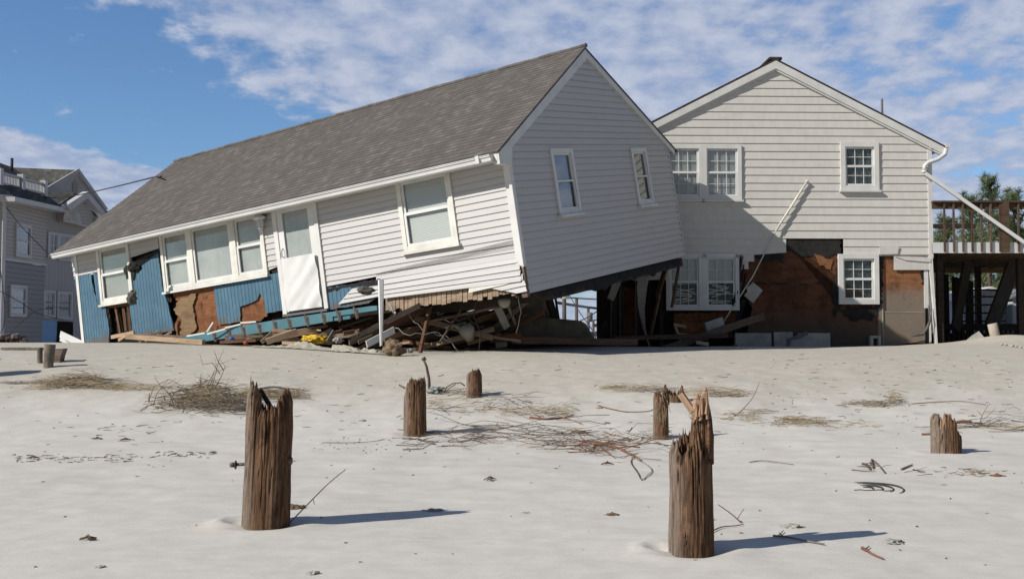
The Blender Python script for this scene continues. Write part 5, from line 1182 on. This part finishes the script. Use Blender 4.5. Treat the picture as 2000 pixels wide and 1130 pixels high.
# post with the spike
h = lambda y: hsc('spike', y)
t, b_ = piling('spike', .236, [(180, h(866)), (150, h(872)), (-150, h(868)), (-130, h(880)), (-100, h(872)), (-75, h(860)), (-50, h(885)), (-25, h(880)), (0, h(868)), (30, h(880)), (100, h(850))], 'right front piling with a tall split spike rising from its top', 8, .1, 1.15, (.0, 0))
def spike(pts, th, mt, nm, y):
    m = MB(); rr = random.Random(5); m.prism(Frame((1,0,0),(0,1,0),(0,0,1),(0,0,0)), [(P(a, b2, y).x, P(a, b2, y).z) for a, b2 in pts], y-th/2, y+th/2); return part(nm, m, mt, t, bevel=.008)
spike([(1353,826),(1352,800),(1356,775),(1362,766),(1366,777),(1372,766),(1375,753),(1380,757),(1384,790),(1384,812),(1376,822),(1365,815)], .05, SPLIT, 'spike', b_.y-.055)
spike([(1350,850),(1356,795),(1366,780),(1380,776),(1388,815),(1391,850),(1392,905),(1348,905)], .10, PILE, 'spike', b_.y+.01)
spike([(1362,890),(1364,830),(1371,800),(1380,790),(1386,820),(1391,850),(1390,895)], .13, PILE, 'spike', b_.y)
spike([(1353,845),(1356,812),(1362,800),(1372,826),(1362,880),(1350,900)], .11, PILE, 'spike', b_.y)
m = MB(); rr = random.Random(15)
for q in range(30):
    x0 = rr.uniform(1350, 1391); u_ = (x0-1350)/41; yt_ = 800 - 45*math.exp(-((u_-.68)/.2)**2) - 25*math.exp(-((u_-.3)/.15)**2) + 55*max(0, u_-.85)/.15*rr.random() + rr.uniform(0, 40)
    yb_ = rr.uniform(860, 905); dy_ = rr.uniform(-.06, .03) - .03; w_ = rr.uniform(.006, .013); p0, p1 = P(x0, yb_, b_.y+dy_), P(x0 + rr.uniform(-2, 2) - 2*(u_-.6)*4, yt_, b_.y+dy_)
    m.tube([p0, p0.lerp(p1, .6), p1], [w_, w_, w_*.2], 4, smooth=False)
part('spike', m, PILE, t)
m = MB()
for q in range(9):
    x0 = rr.uniform(1356, 1383); yt_ = rr.uniform(758, 790); p0, p1 = P(x0, rr.uniform(805, 825), b_.y-.10), P(x0 + rr.uniform(-1, 3), yt_, b_.y-.085); m.tube([p0, p1], [rr.uniform(.006, .011), .002], 4, smooth=False)
part('spike', m, SPLIT, t)
m = MB(); m.beam(P(1329, 768, b_.y-.03), P(1371, 828, b_.y-.06), .035, .022, roll=.3); m.beam(P(1333, 772, b_.y-.02), P(1362, 808, b_.y-.05), .03, .02, roll=-.3); part('splinter', m, SPLIT, t)
rr = random.Random(4); m = MB()
for i in range(16):
    c = P(1366 + rr.uniform(-8, 8), 808 + rr.uniform(-8, 8), b_.y-.07); an = rr.uniform(0, 6); m.tube([c + Vector((.04*math.cos(an+s_*.7), -.01*rr.random(), .022*math.sin(an+s_*.7))) for s_ in range(5)], .002, 4)
m.tube([P(1375,810,b_.y-.07), P(1386,820,b_.y-.06), P(1391,838,b_.y-.05), P(1388,860,b_.y-.05)], .002, 4); part('twine', m, STRAW, t)
h = lambda y: hsc('mid', y)
t, b_ = piling('mid', .245, [(180, h(765)), (-160, h(762)), (-140, h(745)), (-115, h(737)), (-80, h(743)), (-45, h(740)), (-15, h(741)), (20, h(742)), (90, h(745)), (140, h(750))], 'dark jagged piling left of the thin stake in the middle', 12, .12, 1.1)
m = MB(); m.beam(P(779, 751, b_.y), P(792, 758, b_.y), .02, .01); part('splinter', m, PILE, t)
h = lambda y: hsc('far', y)
t, b_ = piling('far', .21, [(180, h(738)), (-140, h(728)), (-90, h(722)), (-45, h(720)), (-15, h(724)), (0, h(745)), (40, h(735)), (100, h(725))], 'smallest upright piling farthest back, just under the dark shadow line', 15, .08, .8)
h = lambda y: hsc('split', y)
t, b_ = piling('split', .165, [(180, h(770)), (-140, h(764)), (-110, h(762)), (-85, h(768)), (-40, h(765)), (0, h(768)), (60, h(775))], 'slim straw-wrapped piling behind the spiked one', 18, .06, 1.1)
m = MB(); q = P(1294, 752, b_.y); m.prism(WORLD, [(P(1290,0,b_.y).x, P(0,775,b_.y).z), (P(1292,0,b_.y).x, P(0,752,b_.y).z), (P(1295,0,b_.y).x, P(0,749,b_.y).z), (P(1298,0,b_.y).x, P(0,775,b_.y).z)], b_.y-.05, b_.y-.02); m.beam(P(1304, 764, b_.y), P(1306, 790, b_.y), .02, .02); part('splinter', m, PILE, t)
m = MB(); rr = random.Random(6)
for i in range(26): x = rr.uniform(1279, 1303); y = rr.uniform(770, 815); m.tube([P(x, y, b_.y-.085), P(x + rr.uniform(-4, 8), y + rr.uniform(8, 28), b_.y-.09)], .0022, 4)
part('straw', m, STRAW, t)
h = lambda y: hsc('right', y)
t, b_ = piling('right', .27, [(180, h(815)), (-150, h(812)), (-130, h(835)), (-110, h(808)), (-90, h(805)), (-70, h(815)), (-50, h(840)), (-25, h(848)), (0, h(850)), (40, h(840)), (100, h(820)), (140, h(812))], 'short broken piling at the right with an orange split top', 22, .06, 1.2)
rr = random.Random(31)
for mt_, n_, lo_ in ((SPLIT, 12, -.135), (PILE, 14, -.11)):
    m = MB()
    for q in range(n_):
        x0 = rr.uniform(1838, 1859); yt_ = 801 + abs(x0-1847)*1.1 + rr.uniform(0, 9) + (10 if mt_ is PILE else 0); w_ = rr.uniform(.006, .011); d_ = lo_ + rr.uniform(-.012, .012)
        p0, p1 = P(x0 + rr.uniform(-1, 1), rr.uniform(838, 856) + (14 if mt_ is PILE else 0), b_.y+d_+.02), P(x0, yt_, b_.y+d_*.75); m.tube([p0, p0.lerp(p1, .6), p1], [w_*.5, w_, w_*.2], 4, smooth=False)
    part('spike', m, mt_, t)
m = MB(); m.beam(P(1823, 812, b_.y), P(1826, 850, b_.y), .03, .03); m.beam(P(1831, 808, b_.y+.03), P(1833, 850, b_.y+.03), .025, .03); part('splinter', m, PILE, t)
# stump behind the slim piling, low stump mound at right
POSTS['stub'] = G(1316, 783); h = lambda y: hsc('stub', y)
piling('stub', .26, [(180, h(758)), (-120, h(770)), (-60, h(766)), (0, h(756)), (60, h(768)), (120, h(760))], 'low stub with two horns behind the slim straw-wrapped piling', 25, .03, 1.1)
POSTS['edge'] = Vector((-8.15, 15.9, ground(-8.15, 15.9))); piling('edge', .3, [(180, .9), (-90, .8), (0, .85), (90, .9)], 'piling just outside the left edge whose shadow crosses the sand', 29, .1, .8)
# sawn posts at left
def sawn(px, py, yt, dia, label, mt, flare=1.0, lean=0):
    g = G(px, py); top = P(px + lean, yt, g.y); m = MB(); r0 = dia/2; m.tube([g - Vector((0, 0, .1)), g, g.lerp(top, .97), top], [r0*.95, r0*.95, r0*flare, r0*flare*.93], 18)
    m.uv = [(v, u) for u, v in m.uv]; solo('sawn_post', m, mt, label, 'post', base=g)
GPOST = m_plain('grey_green_post_wood', (.17, .145, .115), .9, .35, 7, .1, .6)
sawn(94, 717, 672, .15, 'round grey-green post, middle and nearest of the three at left', GPOST, 1.1, 4); sawn(78, 709, 678, .085, 'thin post left of the round grey-green one', GPOST)
m = MB(); g = G(110, 708); q = [(98,708),(99,681),(125,680),(120,694),(117,708)]; m.prism(WORLD, [(P(a, b2, g.y).x, P(a, b2, g.y).z) for a, b2 in q], g.y, g.y+.16); solo('sawn_post', m, OLDWOOD, 'squat brown broken post right of the round grey-green one', 'post', bevel=.01)
# thin stake with knob
b_ = G(839, 768); m = MB(); m.tube([b_ - Vector((0,0,.05)), P(838, 740, b_.y), P(833, 715, b_.y), P(828, 703, b_.y)], [.022, .020, .017, .015], 8); m.tube([P(824, 702, b_.y), P(829, 699, b_.y), P(831, 703, b_.y)], [.02, .028, .02], 8); solo('thin_stake', m, DECKWOOD, 'thin leaning stake with a knob top right of the jagged middle piling', 'stake', base=b_)

# ================================================================== BRUSH, STICKS, LITTER
def stick(pts, r0, r1, mt, label, name='stick', cat='stick', group=None, lift=.01, sub=()):
    """pts: pixels, either (px, py) on the sand or (px, py, Y) in the air"""
    m = MB()
    def path(pp):
        Q = [P(*p) if len(p) == 3 else G(p[0], p[1], lift) for p in pp]; out = []
        for i in range(len(Q)-1):
            a, b, c, d = Q[max(i-1, 0)], Q[i], Q[i+1], Q[min(i+2, len(Q)-1)]
            for s_ in range(4): s_ /= 4; out.append(.5*((2*b) + (c-a)*s_ + (2*a-5*b+4*c-d)*s_*s_ + (3*b-a-3*c+d)*s_**3))
        return out + [Q[-1]]
    pt = path(pts); m.tube(pt, [r0 + (r1-r0)*i/(len(pt)-1) for i in range(len(pt))], 6)
    for sp in sub: pt = path(sp); m.tube(pt, [r0*.55 + (r1*.7-r0*.55)*i/(len(pt)-1) for i in range(len(pt))], 5)
    return solo(name, m, mt, label, cat, group)
Yg = lambda px, py: G(px, py).y
def straws(mb, rnd, x0, x1, y0, y1, n, ln, hgt=.05, r_=.003, flat=.25, den=None, curl=.55):
    for _ in range(n):
        px = rnd.uniform(x0, x1) if den is None else min(x1, max(x0, rnd.gauss(den[0], den[1]))); py = rnd.uniform(y0, y1); g = G(px, py)
        s_ = 1 if den is None else math.exp(-((px-den[0])/(den[1]*1.3))**2)
        an = rnd.gauss(0, flat) + (math.pi if rnd.random() < .5 else 0); l_ = ln*rnd.uniform(.25, 1.3); rr_ = r_*rnd.uniform(.45, 1.25); dirv = Vector((math.cos(an), math.sin(an)*rnd.uniform(.3, 1.4), rnd.uniform(-.15, .3)))
        c = g + Vector((0, 0, rnd.uniform(.004, hgt)*s_ + .004)); k_ = Vector((rnd.gauss(0, 1), rnd.gauss(0, 1), rnd.gauss(0, .5)))*curl*l_*.25
        p = [c - dirv*l_/2, c + k_, c + dirv*l_/2]
        for v in p: v.z = max(v.z, ground(v.x, v.y) + .002)
        mb.tube(p, [rr_, rr_*.9, rr_*.4], 4, cap=False)
def heap(label, parts, seed, px, py, name='brush_heap'):
    rnd = random.Random(seed); t = thing(name, label, 'brush heap', G(px, py))
    for nm, mt, specs in parts:
        for sp in specs: m = MB(); straws(m, rnd, **sp); part(nm, m, mt, t)
    return t, rnd
heap('flat heap of dead grass and twigs on the sand at far left', [('dry_grass', STRAW, [dict(x0=68, x1=235, y0=744, y1=762, n=315, ln=.30, hgt=.13, den=(150, 42)), dict(x0=220, x1=300, y0=752, y1=764, n=97, ln=.25, hgt=.04)]), ('twigs', TWIG, [dict(x0=85, x1=250, y0=742, y1=760, n=172, ln=.4, hgt=.14, den=(160, 40)), dict(x0=0, x1=110, y0=748, y1=752, n=15, ln=.6, hgt=.01, flat=.06)])], 1, 160, 755)
t, rnd = heap('biggest tangled brush heap with bare twigs sticking up, left of the tall piling', [('dry_grass', STRAW, [dict(x0=320, x1=470, y0=778, y1=803, n=420, ln=.3, hgt=.27, den=(403, 30), flat=1.0), dict(x0=290, x1=480, y0=755, y1=790, n=120, ln=.28, hgt=.05), dict(x0=470, x1=590, y0=765, y1=782, n=240, ln=.26, hgt=.07)]), ('twigs', TWIG, [dict(x0=290, x1=500, y0=775, y1=808, n=230, ln=.42, hgt=.26, den=(400, 50), flat=1.0, r_=.0045, curl=.8), dict(x0=400, x1=500, y0=790, y1=815, n=80, ln=.5, hgt=.12, r_=.004, flat=.8, curl=.8), dict(x0=470, x1=595, y0=765, y1=785, n=80, ln=.4, hgt=.06)])], 2, 400, 790)
m = MB(); yb = Yg(400, 795)
def up_twig(m, x, y, hpx, lean, r_=.006, yd=None, rnd=rnd, forks=2):
    yd = yd or yb; x1 = x + lean; pts = [P(x, y, yd), P(x + lean*.25 + rnd.uniform(-4, 4), y - hpx*.4, yd), P(x + lean*.7 + rnd.uniform(-5, 5), y - hpx*.75, yd), P(x1, y - hpx, yd)]
    m.tube(pts, [r_, r_*.8, r_*.55, r_*.3], 5)
    for f_ in range(forks):
        s_ = rnd.uniform(.3, .8); a = pts[1].lerp(pts[2], s_); m.tube([a, a + Vector((rnd.uniform(-.15, .2), rnd.uniform(-.05, .05), rnd.uniform(.03, .16)))], [r_*.5, r_*.25], 4)
for (x, y, hp, ln) in ((392,785,60,4),(400,780,72,22),(408,775,95,30),(380,790,38,-12),(372,785,30,-20),(395,780,45,-6),(425,778,30,30),(440,785,20,40),(412,790,50,45),(350,790,30,-30),(340,792,55,-40),(330,795,40,20),(402,782,48,12),(385,788,55,8),(300,790,50,30)):
    up_twig(m, x, y, hp, ln, .006, forks=3)
for (a0, a1, a2, a3) in (((418,760),(432,735),(440,715),(428,700)), ((430,730),(415,708),(396,712),(390,690)), ((436,722),(426,705),(420,690),(417,684)), ((290,785),(300,755),(330,740),(360,755)), ((292,768),(290,782),(300,792),(320,797))):
    m.tube([P(a_[0], a_[1], yb) for a_ in (a0, a1, a2, a3)], [.006, .005, .004, .002], 5)
part('bare_twigs', m, TWIG, t)
heap('thin scatter of twigs and straw between the two middle pilings', [('dry_grass', STRAW, [dict(x0=835, x1=870, y0=785, y1=800, n=30, ln=.18, hgt=.06), dict(x0=830, x1=950, y0=775, y1=810, n=35, ln=.2, hgt=.03), dict(x0=870, x1=910, y0=765, y1=772, n=25, ln=.2, hgt=.05), dict(x0=930, x1=1040, y0=795, y1=812, n=40, ln=.2, hgt=.03)]), ('twigs', TWIG, [dict(x0=835, x1=1040, y0=770, y1=815, n=38, ln=.5, hgt=.05, r_=.0035, flat=.5, curl=.5)])], 3, 900, 790, 'twig_scatter')
heap('wide tangle of grey twigs across the middle of the sand', [('twigs', TWIG, [dict(x0=800, x1=900, y0=845, y1=885, n=24, ln=.45, hgt=.08, r_=.0045, flat=.7), dict(x0=900, x1=960, y0=850, y1=868, n=27, ln=.3, hgt=.06, r_=.004, flat=.5), dict(x0=920, x1=1140, y0=840, y1=875, n=40, ln=.9, hgt=.16, r_=.0042, flat=.35, curl=.5), dict(x0=1060, x1=1180, y0=855, y1=885, n=34, ln=.4, hgt=.07, r_=.004, flat=.8)]), ('dry_grass', STRAW, [dict(x0=830, x1=1100, y0=840, y1=885, n=17, ln=.25, hgt=.04)])], 4, 960, 862, 'twig_scatter')
heap('tangle of reddish roots and twigs left of the slim piling', [('roots', REDTWIG, [dict(x0=1130, x1=1290, y0=855, y1=890, n=18, ln=.6, hgt=.12, r_=.006, flat=.6, curl=.8)]), ('twigs', TWIG, [dict(x0=1130, x1=1330, y0=845, y1=895, n=44, ln=.45, hgt=.10, r_=.0035, flat=.9, curl=.8)]), ('dry_grass', STRAW, [dict(x0=1120, x1=1310, y0=860, y1=905, n=15, ln=.22, hgt=.03), dict(x0=1270, x1=1310, y0=850, y1=860, n=15, ln=.2, hgt=.12, flat=.8)])], 5, 1220, 870, 'twig_scatter')
heap('small dead grass mat with a branch right of the middle pilings', [('dry_grass', STRAW, [dict(x0=1060, x1=1115, y0=800, y1=816, n=45, ln=.22, hgt=.07), dict(x0=975, x1=1060, y0=800, y1=815, n=35, ln=.2, hgt=.03)]), ('twigs', TWIG, [dict(x0=1050, x1=1120, y0=797, y1=818, n=30, ln=.25, hgt=.07)])], 6, 1085, 810)
heap('reed litter line behind the slim and spiked pilings', [('dry_grass', STRAW, [dict(x0=1185, x1=1280, y0=757, y1=766, n=55, ln=.35, hgt=.04, flat=.12), dict(x0=1380, x1=1445, y0=765, y1=776, n=50, ln=.3, hgt=.08), dict(x0=1330, x1=1380, y0=764, y1=775, n=25, ln=.3, hgt=.05)]), ('twigs', TWIG, [dict(x0=1235, x1=1330, y0=760, y1=768, n=25, ln=.4, hgt=.04), dict(x0=1380, x1=1450, y0=768, y1=776, n=20, ln=.4, hgt=.05, flat=.15)])], 7, 1300, 768, 'reed_litter')
heap('sparse greenish reed litter right of the spiked piling', [('dry_grass', STRAW, [dict(x0=1410, x1=1480, y0=805, y1=824, n=45, ln=.22, hgt=.05), dict(x0=1530, x1=1600, y0=820, y1=832, n=55, ln=.3, hgt=.04, flat=.1), dict(x0=1490, x1=1720, y0=826, y1=836, n=45, ln=.22, hgt=.02, flat=.1)]), ('twigs', TWIG, [dict(x0=1420, x1=1500, y0=803, y1=832, n=20, ln=.3, hgt=.03), dict(x0=1520, x1=1620, y0=820, y1=833, n=23, ln=.4, hgt=.03)])], 8, 1560, 826, 'reed_litter')
t, r2 = heap('small weedy clump with brown top on the sand at the right', [('dry_grass', STRAW, [dict(x0=1733, x1=1760, y0=782, y1=792, n=75, ln=.16, hgt=.16, flat=.9, den=(1746, 8)), dict(x0=1640, x1=1740, y0=786, y1=796, n=30, ln=.25, hgt=.02)]), ('twigs', TWIG, [dict(x0=1640, x1=1745, y0=786, y1=796, n=35, ln=.3, hgt=.04, flat=.15), dict(x0=1738, x1=1768, y0=780, y1=794, n=25, ln=.14, hgt=.12, flat=.9)])], 9, 1746, 790)
heap('branchy twig litter right of the orange-topped piling', [('twigs', TWIG, [dict(x0=1880, x1=2010, y0=828, y1=842, n=30, ln=.5, hgt=.05, flat=.2, r_=.004), dict(x0=1930, x1=2000, y0=800, y1=830, n=10, ln=.3, hgt=.02)]), ('dry_grass', STRAW, [dict(x0=1880, x1=1990, y0=830, y1=842, n=30, ln=.25, hgt=.04)]), ('bare_twigs', REDTWIG, [dict(x0=1800, x1=1870, y0=836, y1=850, n=10, ln=.3, hgt=.02, flat=.15)])], 10, 1940, 836, 'twig_scatter')
heap('row of small twig bits in the sand below the orange-topped piling', [('twigs', TWIG, [dict(x0=1675, x1=1800, y0=905, y1=925, n=10, ln=.16, hgt=.02, flat=.5, r_=.005), dict(x0=1800, x1=1965, y0=918, y1=932, n=15, ln=.12, hgt=.02, r_=.004)]), ('dry_grass', STRAW, [dict(x0=1820, x1=1965, y0=920, y1=932, n=15, ln=.12, hgt=.02)])], 11, 1860, 925, 'twig_scatter')
# single sticks
def yv(px, py): return G(px, py).y
a = yv
stick([(1035,818),(1065,820),(1100,818),(1135,830)], .018, .006, REDTWIG, 'smooth brown branch lying right of the small grass mat', 'branch', 'branch', sub=[[(1060,820),(1040,808)], [(1100,818),(1120,812)]])
stick([(1160,868),(1185,870),(1210,878),(1238,892),(1252,900)], .022, .006, REDTWIG, 'red-brown forked root lying left of the spiked piling', 'branch', 'branch', sub=[[(1168,869),(1180,880),(1200,895)], [(1165,868),(1155,880)]])
stick([(1238,893),(1232,905),(1245,925),(1253,939),(1266,930),(1273,920),(1262,908),(1245,900)], .0045, .003, TWIG, 'wiry loop of vine on the sand left of the spiked piling', 'vine_loop', 'vine')
stick([(1168,793),(1195,800),(1225,806),(1265,804),(1278,800)], .008, .004, REDTWIG, 'thin wavy stick lying left of the slim piling')
b1 = a(1425, 812); stick([(1425,815,b1),(1443,806,b1),(1470,776,b1),(1483,746,b1)], .008, .003, TWIG, 'slender stick standing up and leaning right, beyond the spiked piling')
b1 = a(565, 1024); stick([(562,1024,b1),(600,985,b1),(640,945,b1),(675,916,b1)], .005, .003, STRAW, 'long pale reed leaning right from the foot of the tall piling', 'reed', 'reed', sub=[[(612,974,b1),(614,984,b1)]])
b1 = a(483, 1020) - .1; stick([(483,1020,b1),(495,995,b1),(506,969,b1)], .004, .003, STRAW, 'short pale reed leaning on the front of the tall piling', 'reed', 'reed')
b1 = a(1450, 1022); stick([(1455,1027,b1),(1430,1004,b1),(1402,984,b1)], .005, .003, REDTWIG, 'thin twig slanting up left beside the shadow of the spiked piling', sub=[[(1440,1013,b1),(1448,1000,b1),(1454,992,b1)], [(1452,1025,b1),(1447,1016,b1)]])
stick([(1390,1040),(1410,1034),(1436,1030),(1452,1028)], .004, .003, REDTWIG, 'twig lying flat right of the foot of the spiked piling')
stick([(1510,1050),(1540,1054),(1572,1060),(1610,1066)], .006, .004, TWIG, 'flat twig below the shadow tip at the lower right', sub=[[(1520,1050),(1530,1040)], [(1528,1052),(1522,1042)]])
stick([(1684,1076),(1692,1080),(1705,1088),(1725,1094)], .010, .004, REDTWIG, 'curly brown root piece near the bottom right', sub=[[(1688,1078),(1698,1072)], [(1690,1080),(1685,1074)]])
stick([(1862,826,a(1870,838)),(1880,822,a(1880,838)),(1897,823,a(1890,838))], .02, .016, REDTWIG, 'thick smooth stick poking right behind the orange-topped piling', 'branch', 'branch')
stick([(1800,851),(1815,849),(1830,847)], .014, .012, REDTWIG, 'short stick pointing left from the orange-topped piling'); stick([(1780,790),(1830,786),(1880,785),(1925,792)], .006, .004, TWIG, 'long thin bowed stick right of the weedy clump')
b1 = a(1912, 834); stick([(1912,834,b1),(1918,812,b1),(1930,790,b1)], .006, .003, TWIG, 'bare branching twig standing at the right edge', sub=[[(1914,824,b1),(1935,806,b1),(1945,796,b1)], [(1918,832,b1),(1945,822,b1),(1960,808,b1)], [(1918,812,b1),(1908,800,b1)]])
stick([(1463,905),(1490,902),(1520,905),(1550,909)], .005, .003, TWIG, 'thin flat stick on the sand right of the spiked piling'); stick([(628,866),(680,866),(730,864),(800,850),(822,845)], .004, .002, TWIG, 'long wiry stem curving to the foot of the jagged middle piling', 'wire_stem', 'stem')
stick([(1700,905),(1706,915),(1702,900),(1712,906),(1728,925)], .008, .006, TWIG, 'small forked stick right of the spiral of black arcs')
stick([(1685,908),(1694,911),(1699,919)], .012, .009, OLDWOOD, 'short dark curved stick above the black arcs'); stick([(1760,918),(1772,914),(1782,910)], .009, .006, TWIG, 'short stick above and right of the black arcs')
for i, (x, y) in enumerate(((1186, 908), (957, 940), (172, 1056), (65, 896), (190, 858), (245, 860))):
    rr = random.Random(i+40); g = G(x, y); m = MB()
    for q in range(4): an = rr.uniform(0, 3); m.tube([g + Vector((-.06*math.cos(an), -.04*math.sin(an), .008)), g + Vector((0, 0, .015 + rr.random()*.02)), g + Vector((.06*math.cos(an), .04*math.sin(an), .008))], [.004, .007, .003], 5)
    solo('bark_scrap', m, OLDWOOD, 'small dark bark scrap lying alone on open sand', 'bark', 'scattered bark scraps on the sand')
# thick curl behind tall piling, rag, coil
b1 = a(520, 775); m = MB(); m.tube([P(488 + 45 + 28*math.cos(t_), 764 - 9*math.sin(t_), b1) for t_ in [math.pi*i/14 for i in range(15)]], .012, 6); solo('hose_loop', m, LEAD, 'grey hose arch in the straw behind the tall piling', 'hose')
b1 = a(885, 772); m = MB(); m.tube([P(x, y, b1) for x, y in ((866,765),(873,755),(885,748),(900,747),(908,753))], .009, 6); m.tube([P(x, y, b1) for x, y in ((871,764),(878,757),(890,750))], .007, 6); solo('arched_twig', m, TWIG, 'arched twig bowing between the stake and the farthest piling', 'twig')
lump('grey_rag', 851, 762, a(851, 768), .11, .09, .045, RAG, 'crumpled grey-green rag beside the thin stake', 'rag', .7, 2.5, 11)
m = MB(); g0 = G(1705, 955)
for q, (r1, r2_, ph) in enumerate(((.035, .035, 0), (.075, .075, .1), (.12, .12, .05), (.165, .16, 0))):
    pts = []
    for i in range(15):
        t_ = -1.0 + 2.7*i/14; x, y = g0.x - .05 + q*.012 + r1*1.35*math.cos(t_), g0.y + r2_*2.0*math.sin(t_); pts.append(Vector((x, y, ground(x, y) + .006)))
    m.tube(pts, [.002 + .0055*math.sin(math.pi*i/14) for i in range(15)], 5)
pts = [G(1668 + i*7.5, 958 + (1 if i > 6 else 0), .004) for i in range(11)]; m.tube(pts, [.003 + .001*i/10 for i in range(11)], 5)
solo('black_plastic_spiral', m, CABLE, 'nested dark curved plastic ribs half buried in the sand at lower right', 'plastic')
# shells / foam bits / lumps
for i, (x, y, sz, mt, lb) in enumerate(((1170,797,.03,PORC,'small white shell above the wavy stick'), (1183,827,.035,PORC,'white shell right of the smooth brown branch'), (708,822,.03,PORC,'white shell on open sand right of the tall piling'), (275,1005,.03,CONC,'unused'), (540,920,.03,CONC,'unused'),
        (1195,1006,.03,DIRT,'small sand clod on open sand at lower middle'), (1745,1060,.04,CONC,'sandy clod at the lower right'), (845,999,.04,CONC,'sandy clod at the shadow tip of the tall piling'), (572,992,.05,DIRT,'clod tucked behind the foot of the tall piling'), (1548,1029,.04,CONC,'sandy clod on the shadow tip of the spiked piling'), (1025,1003,.02,CONC,'tiny pebble on open sand in the lower middle'), (612,1120,.022,CONC,'half-buried clod at the bottom edge'), (195,1108,.02,CONC,'half-buried clod near the bottom left corner'), (1948,930,.035,REDTWIG,'brown lump at the right among the small twig bits'), (1130,845,.06,DIRT,'sandy clod right of the wide twig tangle'))):
    if lb != 'unused': lump('sand_clod' if mt != PORC else 'shell', x, y, a(x, y), sz*1.5, sz*1.2, sz*.55, mt, lb, 'clod' if mt != PORC else 'shell', .6, 2, i*3)
# fine litter: uncountable
m = MB(); rnd = random.Random(77)
def bits(n, x0, x1, y0, y1, s0, s1):
    for _ in range(n):
        px, py = rnd.uniform(x0, x1), rnd.uniform(y0, y1); g = G(px, py, .003); l_ = rnd.uniform(s0, s1); an = rnd.gauss(0, .9); d = Vector((math.cos(an), math.sin(an), 0))*l_
        q = g + d; q.z = ground(q.x, q.y) + .004; th_ = rnd.uniform(.0012, .0038); m.tube([g, g.lerp(q, rnd.uniform(.3, .7)) + Vector((rnd.uniform(-.3, .3)*l_, rnd.uniform(-.3, .3)*l_, .002)), q], [th_, th_*1.3, th_*.4], 4, cap=False)
bits(130, 0, 2000, 690, 760, .03, .14); bits(120, 0, 2000, 760, 850, .02, .12); bits(50, 0, 2000, 850, 950, .008, .05); bits(26, 0, 2000, 950, 1125, .005, .025); bits(70, 30, 270, 888, 904, .02, .10); bits(40, 300, 420, 882, 894, .02, .10); bits(18, 170, 340, 830, 870, .05, .2); bits(120, 1500, 2000, 700, 830, .03, .12); bits(60, 600, 840, 855, 885, .01, .03); bits(70, 940, 1040, 780, 800, .02, .06)
bits(90, 0, 75, 679, 684, .1, .4)
solo('beach_litter', m, TWIG, 'fine twig and bark litter strewn over the sand', 'litter', kind='stuff', base=(0, 12, 0))
